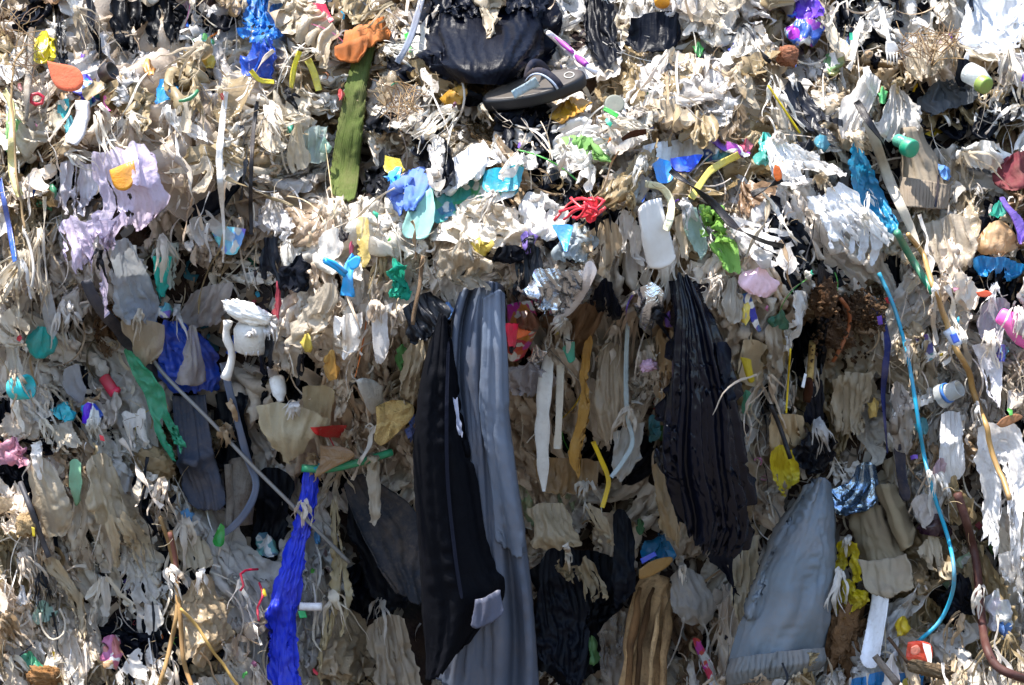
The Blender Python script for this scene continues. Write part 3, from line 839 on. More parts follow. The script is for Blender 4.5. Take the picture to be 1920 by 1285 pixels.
sheet('green_scrap', 'plastic scrap', 'tiny bright green scrap beside the grey strap', None, '757,63 766,84', '768,60 776,80', '#38c63e', 'wrapper', z=3, g=1.05)
# ---- top middle
sheet('big_bag', 'bag', 'big tight black rubbish bag at the top centre, above the flip-flop', 'big black bag', '810,-40 802,5 790,60 796,112 850,148', '1040,-40 1032,10 1042,62 1022,112 960,154', '#080b16', 'black', z=2, g=1.03, gv=1.05, nf=2, reg=.0, vf=.5, roll=.13, bulge=.08, off=.05, rag=.0, side=.0, crump=.1, hem=0, fine=0.0007, deep=0.9, key='bigbag', hold=0.1)
sheet('bag_collar', 'bag', None, None, '820,-45 815,0 850,22', '1030,-45 1042,-5 1000,26', '#0d111c', 'black', z=4, g=1.4, gv=1.5, nf=4, rag=.3, part='bigbag', off=.012, crump=.6, fine=.004, hem=.3)
sheet('black_bag', 'bag', 'narrow gathered black bag at the top, right of the toothbrush', 'gathered black bag', '1092,-30 1086,40 1100,95 1120,125', '1140,-30 1158,40 1175,90 1176,128', '#090b12', 'black', z=2, g=1.5, nf=6, off=.03, roll=.03, rag=.06)
sheet('black_bundle', 'bag', 'flat black film bundle lying at the top, right of the gathered black bag', 'flat black bundle', '1165,28 1168,55 1172,78', '1292,14 1292,40 1268,82', '#0a0d16', 'black', z=2, g=1.15, gv=1.15, nf=4, off=.03, roll=.03)
sheet('white_sheet', 'film scrap', 'wide white film sheet catching the sun below the flat black bundle', 'wide sunlit sheet', '1120,140 1180,160 1225,205', '1260,100 1360,140 1440,215', '#efe6d8', 'film', z=1, g=1.35, nf=8)
sheet('white_sheet', 'film scrap', 'creased cream sheet stretched toward the black wisps on the right', None, '1300,110 1340,170 1400,225', '1440,120 1470,170 1480,235', '#e9e0d2', 'film', z=1, g=1.4, nf=7)
blob('yellow_paper', 'paper', 'mustard yellow paper scrap right under the flip-flop', 'mustard paper', 1068, 198, 38, 14, -25, '#c08b24', 'wrapper', z=3, jag=.1)
blob('yellow_paper', 'paper', 'small mustard paper scrap left of the flip-flop', None, 852, 174, 26, 10, -20, '#b88a2c', 'wrapper', z=2)
blob('green_net', 'net', 'pale green net scrap lying below the flip-flop', 'pale green net', 1098, 264, 64, 11, 20, '#86b36a', 'fluff', z=3, jag=.2)
blob('sunlit_wad', 'film wad', 'large sunlit white wad between the flip-flop and the black wisps', 'large sunlit wad', 1250, 180, 90, 34, 12, '#f3eadb', 'film', z=1)
sheet('white_sack', 'sack', 'white plastic sack with blue print under the sunlit wad', 'blue printed sack', '1200,270 1192,296', '1320,250 1318,282', '#dfe3e4', 'printed', z=2, g=1.2, nf=3, thick=.002)
sheet('purple_packet', 'packet', 'flat purple and pink packet lying right of the white sack', 'pink packet', '1322,250 1345,262 1395,280', '1345,244 1395,262 1412,274', '#7b3fae', 'printed', z=3, g=1.1)
sheet('blue_packet', 'packet', 'bright blue packet folded above the black twisted strap', 'bright blue packet', '1222,292 1230,328', '1258,300 1264,322', '#1f8fe4', 'wrapper', z=3, g=1.1, off=.02)
sheet('blue_packet', 'packet', 'royal blue flap pointing right from the bright blue packet', None, '1256,296 1262,310', '1320,286 1290,312', '#1b55d8', 'wrapper', z=3, g=1.1)
blob('teal_scrap', 'plastic scrap', 'turquoise crumpled scrap above the torn white film', None, 1436, 262, 18, 14, 0, '#18b3a4', 'wrapper', z=3)
blob('dark_film', 'film wad', 'dark teal and black film under the white sack', None, 1340, 275, 30, 14, 15, '#2a6d86', 'printed', z=2)
# ---- top right
blob('purple_wrapper', 'wrapper', 'deep purple wrapper cut by the top edge of the photo', None, 1520, 14, 28, 18, 30, '#5a2bc0', 'wrapper', z=2)
blob('purple_wrapper', 'wrapper', 'purple wrapper with pale marks, below the other purple wrapper', 'purple wrapper', 1507, 52, 34, 18, 0, '#6c2fb8', 'printed', z=3)
blob('purple_wrapper', 'wrapper', 'small violet wrapper scrap right of the white fork', None, 1773, 74, 13, 14, 30, '#7a1fc4', 'wrapper', z=2)
sheet('clear_sheet', 'film', 'shiny clear plastic sheet in the top right corner', 'shiny clear sheet', '1790,-20 1795,40 1830,100', '1940,-20 1925,60 1900,110', '#e7ecf2', 'clear', z=2, g=1.25, gv=1.2, nf=5, crump=.35)
sheet('white_bag', 'bag', 'limp white bag slumping down left of the khaki trouser leg', 'limp white bag', '1600,130 1578,180 1572,230 1590,255', '1655,135 1640,170 1615,215 1625,262', '#ece7e0', 'soft', z=2, g=1.6, nf=6, off=.02)
sheet('white_bag', 'bag', 'translucent bag tied in a knot above the khaki trouser leg', 'knotted clear bag', '1672,150 1650,190 1635,225 1655,250', '1690,145 1720,180 1732,215 1700,248', '#ddd8d0', 'soft', z=2, g=1.7, nf=7, off=.02, bulge=.02)
blob('grey_wool', 'wool', 'matted dark grey wool left of the green bottle cap', 'grey wool', 1775, 172, 62, 28, -15, '#5b6167', 'fluff', z=2, jag=.1)
sheet('black_wisps', 'film strands', 'long black shredded film slanting down beside the blue film', 'black wisps', '1462,150 1480,200 1530,250 1585,305', '1500,140 1545,185 1570,230 1592,280', '#15171f', 'strand', z=2, g=1.6, nf=8, rag=.25, slits=6)
sheet('khaki_trouser_leg', 'trousers', 'khaki trouser leg with ribbed cuff hanging on the right', 'khaki trouser leg', '1690,238 1690,290 1688,345', '1718,236 1750,280 1782,352', '#8b7f6e', 'fabric', z=2, g=1.25, nf=3, off=.03, roll=.03, rag=.0, side=.0, fine=.0006, thick=.003, key='khaki')
sheet('cuff', None, None, None, '1687,330 1686,360 1690,388', '1782,346 1778,372 1774,394', '#7a7063', 'fabric', z=4, g=1.05, ruche=(15, .005), part='khaki', roll=.03, rag=.02, side=.0, fine=.0004, off=.012, thick=.003, fmul=1.8, hold=.3)
sheet('blue_film', 'film', 'saturated teal blue film sagging beside the beige strap', 'teal blue film', '1602,258 1592,310 1600,360 1625,400 1600,420', '1612,262 1640,310 1660,360 1690,425 1650,440', '#1795c4', 'film', z=2, g=1.35, nf=5, off=0.06, hold=0.1, hem=0.1)
blob('blue_film', 'film', 'frayed cyan film where the blue film meets the torn white sheet', None, 1640, 418, 52, 18, 25, '#12a2cc', 'soft', z=3, off=0.04, hold=0.1)
sheet('torn_white_sheet', 'film', 'sunlit torn white film running diagonally under the black wisps', 'diagonal white film', '1425,245 1440,310 1475,370 1530,425 1560,470', '1490,262 1565,300 1612,345 1640,400 1668,452', '#f8f7f5', 'film', z=3, g=1.6, gv=1.1, nf=6, rag=.35, slits=1, off=.07, fine=.0026, crump=.2, hold=.1, hem=.3, side=.06)
sheet('torn_white_sheet', 'film', 'ragged white sheet hanging over the dark hollow left of the green pipe', 'ragged white sheet', '1500,345 1530,410 1560,470 1590,545', '1585,330 1640,390 1690,460 1705,560', '#f8f7f6', 'film', z=3, g=1.4, nf=4, rag=.3, slits=0, off=.09, fine=.0026, crump=.2, hold=.1, hem=.3, side=.06)
sheet('torn_white_sheet', 'film', 'white tattered end flapping just left of the green pipe', None, '1595,400 1592,470 1598,530', '1650,410 1655,470 1640,540', '#eceef2', 'film', z=3, g=1.3, nf=4, rag=.3, slits=3, off=.07, fine=.0022, crump=.15, hold=.1, hem=.2, side=.05)
blob('white_glove', 'glove', 'folded dirty white glove right of the khaki trouser leg', 'white glove', 1845, 282, 58, 22, 8, '#e9e4da', 'fabric', z=2, jag=.12)
blob('maroon_cloth', 'cloth', 'maroon cloth bundle at the right edge', 'maroon cloth', 1900, 318, 36, 30, 0, '#6d3138', 'fabric', z=2)
sheet('purple_ribbon', 'ribbon', 'purple ribbon hanging at the right edge above the torn blue film', 'purple ribbon', '1872,368 1900,395 1908,440', '1882,364 1922,400 1918,440', '#8a6ad0', 'wrapper', z=3, g=1.2)
blob('teal_scrap', 'plastic scrap', 'pale teal crumpled scrap left of the purple ribbon', None, 1870, 384, 18, 10, 10, '#3fc0a8', 'soft', z=3)
blob('peach_pouch', 'pouch', 'plump peach coloured pouch above the torn blue film at right', 'peach pouch', 1868, 440, 44, 28, 0, '#d8b184', 'soft', z=2, jag=.06, bulge=.03, g=1.2, gv=1.15)
sheet('blue_film', 'film', 'torn sky blue film under the peach pouch', 'torn sky blue film', '1818,468 1828,500 1830,515', '1930,478 1930,500 1930,520', '#1687c4', 'film', z=3, g=1.5, nf=7, rag=.5, slits=6)
sheet('beige_sheet', 'film scrap', 'gathered beige film left of the peach pouch', None, '1735,400 1740,450 1780,515', '1810,395 1835,440 1812,500', '#c9bba6', 'soft', z=2, g=1.6, nf=6, rag=.15)
# ---- centre ledge
sheet('blue_garment', 'garment', 'periwinkle blue garment rolled up with a white sleeve', 'blue garment', '760,318 735,345 730,372', '838,300 822,335 800,375', '#5a7cc4', 'fabric', z=3, g=1.35, nf=4, bulge=.06, roll=.06, crump=.3, fine=.0022, deep=2.2, reg=.05, off=.02, key='garment', side=0, rag=.0)
sheet('sleeve', None, None, None, '818,312 830,330 812,352', '905,262 928,282 915,300', '#dcdad6', 'fabric', z=4, g=1.25, nf=2, part='garment', bulge=.06, roll=.07, crump=.25, fine=.0022, deep=2, reg=.05, off=.015, side=0, rag=.0)
sheet('printed_pouch', 'pouch', 'teal and olive printed pouch under the blue garment', 'teal printed pouch', '812,352 808,400', '985,300 975,345', '#3f9a92', 'printed', z=2, g=1.1, nf=3, off=.03)
sheet('teal_pouch', 'pouch', 'bright teal end of a pouch right of the blue garment', None, '905,318 902,340', '985,305 975,338', '#1a9bb0', 'wrapper', z=3, g=1.1, nf=3)
sheet('teal_rag', 'rag', 'pale sea green rag triangle hanging off the printed pouch', 'sea green rag', '768,380 755,405 750,426', '812,345 818,385 805,430', '#86b8ae', 'fabric', z=3, g=1.15, nf=3, off=.03, thick=.002, fine=.0005)
sheet('yellow_card', 'card', 'small yellow card above the light blue scrap and blue garment', None, '722,290 718,306', '750,296 764,308', '#d8c04a', 'wrapper', z=3, g=1.05)
blob('light_blue_scrap', 'plastic scrap', 'light blue plastic scrap tucked against the blue garment', None, 740, 325, 16, 14, 30, '#2f9fe6', 'wrapper', z=3)
blob('black_mesh_wad', 'film wad', 'black mesh wad right of the olive sock', 'black mesh wad', 728, 222, 38, 24, 20, '#141519', 'black', z=2)
blob('black_mesh_wad', 'film wad', 'dark mesh wad squeezed under the blue garment and olive sock', None, 716, 320, 30, 42, 0, '#16171c', 'black', z=2)
sheet('dark_liner', 'bag', 'dark blue black liner sagging below the big black bag', None, '792,140 790,180 800,220', '900,140 860,175 830,205', '#0b1120', 'black', z=1, g=1.2, nf=4)
blob('film_pillow', 'film wad', 'plump off white film pillow behind the olive sock', None, 705, 245, 45, 24, 12, '#e4dac6', 'film', z=1, g=1.15, gv=1.15, bulge=.03)
blob('fluffy_wad', 'film wad', 'bright fluffy white film around the red net', 'fluffy white film', 1115, 350, 92, 34, -8, '#f6f4f2', 'fluff', z=1, crump=.4)
blob('fluffy_wad', 'film wad', 'fluffy white wad spilling left from the red net', None, 1020, 395, 60, 40, 10, '#f0ece6', 'fluff', z=2, crump=.4)
blob('wavy_wad', 'film wad', 'cream and white wavy wad on the ledge above the grey cloth', 'wavy cream wad', 915, 408, 92, 42, 10, '#eae0cf', 'film', z=2, crump=.4, off=.03)
blob('wavy_wad', 'film wad', 'dusty grey beige wad resting right on top of the grey cloth', None, 868, 488, 62, 38, 0, '#b9ab95', 'soft', z=3, crump=.4, off=.03)
blob('bluish_film', 'film', 'bluish clear film bulging below the fluffy white film', None, 1085, 450, 50, 34, 0, '#b6c2c6', 'clear', z=2, bulge=.03)
sheet('cyan_scrap', 'plastic scrap', 'cyan blue scrap directly below the red net', 'cyan scrap', '1034,420 1050,440 1058,456', '1076,418 1070,440 1064,458', '#1f95dc', 'wrapper', z=3, g=1.08, off=.02)
sheet('white_pad', 'pad', 'quilted white pad hanging at the ledge right of the red net', 'quilted white pad', '1196,385 1205,440 1215,490', '1238,362 1258,420 1272,478', '#d6d0c8', 'pad', z=3, g=1.05, gv=1.02, nf=2, off=.035, thick=.006, crump=.06, rag=.04, fine=.0004)
sheet('shredded_film', 'film', 'shredded bright white film left of the quilted pad', None, '1150,380 1145,440 1160,510', '1198,380 1205,440 1240,520', '#f1eeea', 'soft', z=2, g=1.6, nf=6, rag=.3, slits=5)
sheet('beige_tuft', 'film strands', 'beige stringy film hanging below the red net', 'beige stringy film', '1080,420 1070,470 1085,530', '1165,400 1180,470 1170,540', '#c0aa8c', 'strand', z=2, g=1.7, nf=8, rag=.3, slits=6, off=.03)
sheet('beige_tuft', 'film strands', 'stringy beige gather right of the quilted pad', None, '1262,390 1270,450 1278,510', '1300,380 1312,440 1298,500', '#c4b094', 'strand', z=2, g=1.6, nf=5, rag=.2)
sheet('mint_film', 'film', 'pale mint torn film left of the green net', None, '1278,375 1290,430 1300,470', '1305,370 1325,430 1322,480', '#b9d6c8', 'soft', z=3, g=1.3, nf=4, rag=.25)
blob('green_net', 'net', 'crumpled lime green net on the ledge, left of the black twisted strap', 'lime green net', 1345, 412, 36, 34, 0, '#86b456', 'fluff', z=3, crump=.6, off=.055, holes=.2, jag=.35, slits=5, fine=.004)
sheet('green_net', 'net', 'tail of lime green net hanging below the crumpled one', None, '1320,440 1345,460 1372,490', '1370,435 1392,455 1384,520', '#88b85e', 'fluff', z=3, g=1.7, nf=4, rag=.2, off=.03)
sheet('foil_bag', 'foil', 'crumpled silver foil bag over the black hanging rag', 'silver foil bag', '962,505 985,540 1020,565', '1100,478 1115,505 1062,580', '#d4d8de', 'foil', z=3, g=1.5, gv=1.4, nf=5, off=.03, crump=0.5, rag=0.2, fine=0.005)
sheet('foil_edge', 'foil', None, None, '1100,480 1075,530 1030,590', '1122,498 1095,545 1042,592', '#e6dfe0', 'wrapper', z=3, g=1.1, nf=2, off=.04, part=None)
SPECS[-1].update(label='pale strip folded along the edge of the silver foil bag', cat='strip', name='foil_strip')
sheet('foil_balloon', 'balloon', 'deflated silver foil balloon with dark scrollwork under the quilted pad', 'foil balloon', '1185,530 1180,570 1200,605', '1250,525 1252,570 1222,610', '#dfe3ea', 'foil', z=3, g=1.08, gv=1.08, nf=2, bulge=.03, off=.03, crump=.2, rag=.1)
sheet('black_rag', 'rag', 'black film rag hanging between the foil bag and the foil balloon', 'black rag', '1120,520 1100,560 1085,600 1088,628', '1150,520 1165,560 1172,600 1178,632', '#0b0e17', 'black', z=3, g=1.5, nf=7, off=.03, rag=.2, slits=2)
sheet('dark_scrap', 'plastic scrap', 'tangled black film under the silver foil bag', None, '965,455 960,520 975,580', '1015,445 1020,520 1030,570', '#0d0f15', 'strand', z=2, g=1.6, nf=5, rag=.3, slits=4, off=.03)
# ---- cloths in the centre
sheet('grey_cloth', 'cloth', 'long slate grey satin cloth hanging in deep folds at the centre', 'slate grey cloth', '872,528 850,600 842,700 850,800 852,900 846,1000 836,1120 812,1300', '945,528 950,650 953,780 966,900 986,1010 1000,1150 1012,1300', '#4d5564', 'satin', z=2, p=[.50, .51, .50, .47, .43, .39], g=1.5, gv=1.0, nf=3.2, reg=.15, vf=.3, rag=.0, side=.0, roll=.05, fine=0, crump=.06, thick=.002, hold=.3, top=.3, hem=0, deep=3.2, key='grey')
sheet('front_fold', 'cloth', None, None, '908,545 905,650 902,760 922,900 932,1000 938,1050', '946,540 950,650 955,780 970,900 985,1010 982,1090', '#5f6979', 'satin', z=4, p=[.54, .55, .54, .51, .48, .46], g=1.3, gv=1.0, deep=2.6, nf=1.4, reg=.1, vf=.2, rag=.05, side=.0, roll=.04, fine=0, crump=.02, part='grey', thick=.002, hold=.3, hem=.05)
sheet('trouser_leg', 'trousers', 'long black trouser leg hanging in front of the slate grey cloth', 'black trouser leg', '822,585 795,680 778,800 776,900 782,1000 790,1120 800,1230 795,1310', '838,590 850,680 868,800 890,900 905,1000 925,1060 945,1100 850,1230', '#06070d', 'fabric', z=3, p=[.52, .54, .53, .51, .49, .47, .45], g=1.16, gv=1.03, nf=2.2, reg=.1, vf=.3, rag=.02, side=.0, roll=.045, fine=.0005, crump=.04, deep=2.8, thick=.003, hold=.12, hem=.02, key='trouser')
sheet('hem_facing', None, 'pale grey turned up hem', None, '890,1120 880,1165', '940,1100 948,1135', '#4b4f60', 'satin', z=4, p=[.515, .51], g=1.12, nf=2, rag=.08, part='trouser', thick=.002, fine=.0006)
sheet('torn_lining', None, 'torn pale lining showing at the seam', None, '848,738 860,790', '858,735 870,820', '#8b90a4', 'satin', z=4, p=[.555, .555], g=1.1, nf=1.6, rag=.2, part='trouser')
sheet('printed_packet', 'packet', 'pink and red printed packet peeking out right of the slate grey cloth', 'pink printed packet', '950,570 948,625 952,665', '1000,560 1012,600 985,650', '#d03a6a', 'printed', z=2, g=1.15, nf=3, off=.015)
sheet('red_film', 'film scrap', 'hot red twisted film lying across the pink printed packet', None, '948,605 950,640', '975,598 968,640', '#ee2350', 'wrapper', z=3, g=1.6, rag=.3)
sheet('orange_strip', 'strip', 'orange strip across the pink printed packet', None, '958,612 962,622', '1003,596 1005,604', '#ea6a34', 'wrapper', z=3, g=1.05)
blob('clear_bag', 'bag', 'clear crinkled bag below the pink printed packet', 'clear crinkled bag', 992, 705, 48, 36, 10, '#ccc9d2', 'clear', z=2, crump=.4)
sheet('teal_scrap', 'plastic scrap', 'square turquoise scrap below the black rag', 'turquoise square', '1054,648 1064,668', '1078,638 1084,660', '#1db39a', 'wrapper', z=3, g=1.03, crump=.05, off=.02)
# ---- hanging films under the ledge
sheet('amber_film', 'film', 'long amber film strip twisting down under the ledge', 'amber film strip', '1092,620 1085,700 1085,760 1062,830 1060,900', '1112,620 1102,700 1108,760 1090,830 1095,905', '#c99a4e', 'film', z=3, g=1.5, nf=3, off=.02, p=[.32, .3, .28, .24], rag=.08)
sheet('stocking', 'stocking', 'wide beige translucent stocking hanging under the black rag', 'beige stocking', '1128,640 1108,700 1106,760 1118,815', '1175,640 1185,700 1188,770 1180,825', '#c4b299', 'soft', z=2, g=1.6, nf=8, p=[.3, .31, .3, .27], rag=.06, roll=.03, key='stocking', fine=.0006)
sheet('pale_film', 'film', 'pale thin film hanging below the beige stocking', 'pale thin film', '1150,800 1140,850 1150,895', '1210,770 1212,820 1165,885', '#c5c3bd', 'soft', z=2, g=1.3, nf=4, p=[.29, .27, .25], rag=.15)
sheet('brown_strand', 'film strands', 'twisted brown strand hanging right of the pale blue strap', 'brown strand', '1222,610 1232,680 1235,760 1228,850', '1240,600 1262,700 1250,760 1240,860', '#a3855f', 'strand', z=2, g=1.8, nf=4, p=[.31, .3, .28, .25], rag=.2, slits=3)
sheet('beige_gather', 'film strands', 'gathered beige film left of the big hanging black bag', None, '1215,640 1225,690 1235,740', '1270,600 1285,680 1260,745', '#b9a284', 'strand', z=1, g=1.7, nf=7, rag=.3, slits=4)
sheet('hanging_bag', 'bag', 'huge black bag hanging from the ledge right of centre', 'huge hanging black bag', '1254,505 1254,560 1244,660 1234,740 1226,800 1228,880 1256,970 1254,1062', '1302,512 1345,590 1372,670 1404,760 1416,850 1430,960 1416,1020 1365,1085', '#080c19', 'blackgloss', z=3, p=[.52, .51, .49, .46, .41, .36], g=1.45, gv=1.0, nf=5, reg=.0, vf=.22, roll=.06, rag=0.1, slits=0, bulge=.05, fine=0.0007, hold=0.1, hem=0.03, deep=2.0, key='hbag', crump=.04)
sheet('side_fold', 'bag', None, None, '1330,640 1345,690 1350,740', '1372,640 1378,700 1382,760', '#0b0f1b', 'black', z=4, p=[.51, .5, .48], g=1.35, gv=1.2, nf=4, part='hbag', crump=.4)
sheet('bag_tail', 'bag', None, None, '1318,1020 1345,1070 1372,1140', '1375,1010 1382,1070 1380,1160', '#0a0d17', 'black', z=2, p=[.3, .28, .25], g=1.3, nf=3, part='hbag', rag=.3, slits=2)
sheet('glove_stack', 'gloves', 'stack of cream rubber gloves right of the huge black bag', 'cream glove stack', '1372,630 1372,680 1385,705', '1418,640 1432,690 1430,712', '#d9cfb8', 'rubber', z=3, g=1.5, nf=4, p=[.27, .29, .27], crump=.3)
sheet('yellow_scrap', 'plastic scrap', 'olive yellow scrap stuck in the cream glove stack', None, '1388,668 1398,695', '1408,672 1420,702', '#c8b312', 'wrapper', z=3, g=1.05, off=.02)
blob('pink_dish', 'dish', 'wavy pink and white plastic dish at the right end of the ledge', 'pink wavy dish', 1422, 522, 40, 22, 12, '#ecc4d0', 'hard', z=3, jag=.08, g=1.18, gv=1.2, crump=.15, off=.03)
sheet('blue_packet', 'packet', 'dark blue and white packet below the pink wavy dish', None, '1390,550 1405,590 1425,612', '1408,545 1425,580 1432,605', '#21479a', 'printed', z=2, g=1.1)
sheet('white_tatter', 'film', 'long white tattered film hanging right of the pink wavy dish', 'white tattered film', '1490,520 1485,570 1465,640 1468,700', '1520,515 1522,570 1510,620 1480,690', '#e5e3e0', 'film', z=3, g=1.4, nf=5, rag=.3, slits=4, off=.03)
sheet('grey_gather', 'film strands', 'grey beige gathered film reaching down from the pink wavy dish', None, '1360,500 1350,560 1362,590', '1400,540 1402,580 1375,600', '#b0a697', 'strand', z=3, g=1.6, nf=5, rag=.25)
sheet('pale_curtain', 'film', 'pale pleated film curtain left of the white tattered film', None, '1432,590 1440,680 1445,760', '1468,590 1472,680 1455,770', '#bdb6aa', 'strand', z=2, g=1.6, nf=6, rag=.2, off=.02)
sheet('black_strands', 'film strands', 'vertical black film strands hanging by the dark soil hollow', 'black strands', '1530,470 1535,560 1528,660 1530,760', '1550,470 1560,560 1548,660 1545,780', '#0b0d16', 'strand', z=3, g=1.6, nf=4, rag=.2, slits=2, off=.03)
blob('black_coil', 'film wad', 'black ball of shredded film above the grey trousers', 'black shredded ball', 1527, 838, 42, 46, 20, '#0b0e17', 'strand', z=3, off=.02)
sheet('black_strands', 'film strands', 'navy black strands above the black shredded ball', None, '1505,690 1508,750 1498,810', '1545,690 1550,760 1555,830', '#0d111d', 'strand', z=2, g=1.5, nf=6, rag=.2)
sheet('cloth_bundle', 'rag', 'crumpled beige rag left of the black shredded ball', 'crumpled beige rag', '1448,775 1440,810 1448,840', '1505,775 1512,810 1500,840', '#b79f7c', 'fabric', z=2, g=1.7, gv=1.4, nf=5, crump=.35, off=.03)
# ---- upper left hanging things
sheet('lilac_bag', 'bag', 'torn lilac plastic bag hanging around an orange piece on the left', 'torn lilac bag', '168,282 170,350 182,410 205,480', '280,256 316,325 330,385 300,465', '#dccfe4', 'soft', z=2, g=1.2, gv=1.06, nf=3, rag=.15, holes=.03, off=.08, bulge=.04, crump=.16, deep=1.3, fine=.0024, hold=.1, slits=1)
sheet('lilac_film', 'film', 'ragged lilac film left below the torn lilac bag', 'ragged lilac film', '92,395 112,440 128,500 150,560', '246,392 236,450 222,500 212,560', '#d3c6de', 'soft', z=3, g=1.5, nf=4, rag=.45, slits=3, off=.07, holes=.02, crump=.3, fine=.003, hold=.1)
sheet('lilac_film', 'film', 'narrow lilac strip trailing down to the charcoal band', None, '185,490 192,540 188,600', '200,490 206,545 196,610', '#d6cae2', 'soft', z=3, g=1.4, nf=3, rag=.3, off=.03)
sheet('whitish_strands', 'film strands', 'white stringy film with violet flecks left of the torn lilac bag', None, '105,290 100,350 115,420', '180,285 185,350 178,430', '#d6d0d6', 'strand', z=2, g=1.7, nf=9, rag=.2, slits=5)
blob('green_bow', 'ribbon', 'small green ribbon at the left, beside the lilac film', None, 88, 360, 18, 18, 20, '#12845c', 'wrapper', z=3, jag=.3)
sheet('clear_pouch', 'pouch', 'clear pouch with bluish tint hanging below the torn lilac bag', 'bluish clear pouch', '205,450 200,510 215,570 250,600', '262,440 290,500 310,560 305,612', '#bcc4cc', 'clear', z=3, g=1.2, nf=4, off=.03, roll=.02)
sheet('beige_pouch', 'pouch', 'dirty beige pouch end over the charcoal band', None, '215,588 240,630 262,675', '310,600 316,635 270,672', '#c6b294', 'soft', z=3, g=1.2, nf=3, off=.03)
sheet('blue_inner', 'film', 'blue plastic showing through the bluish clear pouch', None, '235,555 250,590', '300,560 305,600', '#2a62b0', 'film', z=2, g=1.2)
sheet('clear_tube', 'film', 'white clear wrapper hanging on the far left by the turquoise packet', 'white clear wrapper', '72,540 82,590 95,635', '100,530 112,590 115,630', '#d0d2d6', 'clear', z=3, g=1.2, nf=3, off=.02)
blob('turquoise_packet', 'packet', 'turquoise packet under the white clear wrapper at left', 'turquoise packet', 80, 636, 34, 24, 10, '#22b3b0', 'wrapper', z=3, g=1.15, gv=1.1, jag=.08, off=.01)
sheet('charcoal_band', 'band', 'dark charcoal band running down diagonally under the clear pouch', 'charcoal band', '148,520 195,590 240,645 300,705', '172,520 222,585 285,640 325,690', '#3a3b42', 'rubber', z=2, g=1.05, nf=2, off=.02, thick=.003)
sheet('blue_basin', 'film', 'royal blue sagging plastic like a bowl at left of centre', 'royal blue plastic', '296,596 278,650 292,705 335,738', '350,602 415,655 428,700 398,738', '#1c4fc4', 'film', z=2, g=1.35, gv=1.2, nf=3, bulge=.06, roll=.05, off=.07, rag=.06, hold=.1, hem=.05, fine=.003)
sheet('cloudy_bag', 'bag', 'small cloudy bag resting on the royal blue plastic', 'cloudy bag', '345,610 335,660 325,700 345,712', '372,605 385,650 394,695 365,700', '#c1b5a6', 'clear', z=3, g=1.25, nf=4, off=0.02, bulge=.02)
sheet('cloudy_film', 'film', 'hazy white film spread above the royal blue plastic', None, '352,540 330,580 370,600', '440,520 425,570 405,590', '#cdc6c4', 'soft', z=2, g=1.5, nf=6, off=.02)
sheet('cyan_film', 'film', 'hanging white film streaked with bright turquoise', 'turquoise streaked film', '285,435 284,500 300,560', '335,435 345,490 350,545', '#c9d8d4', 'strand', z=2, g=1.6, nf=7, rag=.35, slits=5)
sheet('cyan_film', 'film', 'bright turquoise strip inside the streaked white film', None, '284,465 292,520 303,575', '325,460 318,510 311,580', '#33cfc4', 'film', z=3, g=1.4, nf=4, rag=.3)
sheet('cyan_packet', 'packet', 'white and light blue packet under the long white strap', 'light blue packet', '392,422 415,462', '462,425 446,466', '#7cc4e6', 'printed', z=3, g=1.15, off=.02)
sheet('green_film', 'film', 'emerald green film strip hanging diagonally at left', 'emerald film strip', '228,645 256,712 280,770 302,830 334,890', '252,655 300,715 316,775 350,845 360,895', '#33a97c', 'soft', z=3, g=1.5, nf=3, off=.06, rag=.12, side=.04, fine=.003, crump=.3, slits=1, reg=0, hold=.1, hem=.05)
sheet('charcoal_cloth', 'cloth', 'charcoal cloth hanging in folds behind the emerald film strip', 'charcoal cloth', '322,735 330,820 345,900 352,935', '385,730 400,820 420,900 428,955', '#3c4454', 'fabric', z=2, g=1.5, nf=5, p=[.07, .09, .1], thick=.002, rag=.05)
sheet('black_tatter', 'film strands', 'black film strands above the blue toy clip', None, '485,430 490,490 485,550', '520,430 530,490 540,560', '#0c0f18', 'strand', z=2, g=1.5, nf=5, rag=.2, slits=3)
blob('black_film_wad', 'film wad', 'shiny black film wad left of the blue toy clip', None, 552, 505, 28, 38, 20, '#0d1018', 'black', z=2)
blob('white_pouch', 'bag', 'clear white crumpled bag left of the olive sock foot', 'clear white bag', 520, 405, 46, 38, 0, '#dedcdc', 'clear', z=2, bulge=.03, crump=.35)
sheet('hanging_knot', 'film', 'cream knotted film hanging left of the olive sock', 'cream knotted film', '545,225 540,270 538,325', '562,222 582,270 595,335', '#ddcfb4', 'film', z=3, g=1.6, nf=5, rag=.2, off=.03)
blob('knot_head', 'film wad', 'tight round cream wad above the cream knotted film', None, 560, 195, 36, 34, 0, '#e2d8c4', 'soft', z=2, crump=.4)
sheet('mint_film', 'film', 'pale mint film roll beside the cream knotted film', None, '570,240 560,262 575,285', '618,225 625,255 622,285', '#cfe0d8', 'soft', z=2, g=1.25, nf=3, roll=.03)
sheet('yellowed_film', 'film', 'yellowed clear film strip above the blue toy clip', None, '668,405 670,440 675,500', '695,405 692,445 690,480', '#d8bd6a', 'clear', z=3, g=1.15, off=.03)
sheet('white_flap', 'film scrap', 'stiff white flap left of the yellowed clear film', None, '598,430 590,470 598,482', '640,420 650,440 618,475', '#e8e4dc', 'film', z=3, g=1.1, off=.02)
sheet('wrapped_bundle', 'film', 'long wrinkled beige film rope sloping down from the blue toy clip', 'wrinkled film rope', '600,520 560,570 520,610', '640,540 610,600 560,640', '#cdbfa9', 'film', z=2, g=1.5, gv=1.3, nf=5, crump=.35, off=.02)
blob('teal_net', 'net', 'teal green net tangled right of the blue toy clip', 'teal net', 738, 512, 34, 34, 0, '#2aa085', 'fluff', z=2, holes=.25, jag=.25)
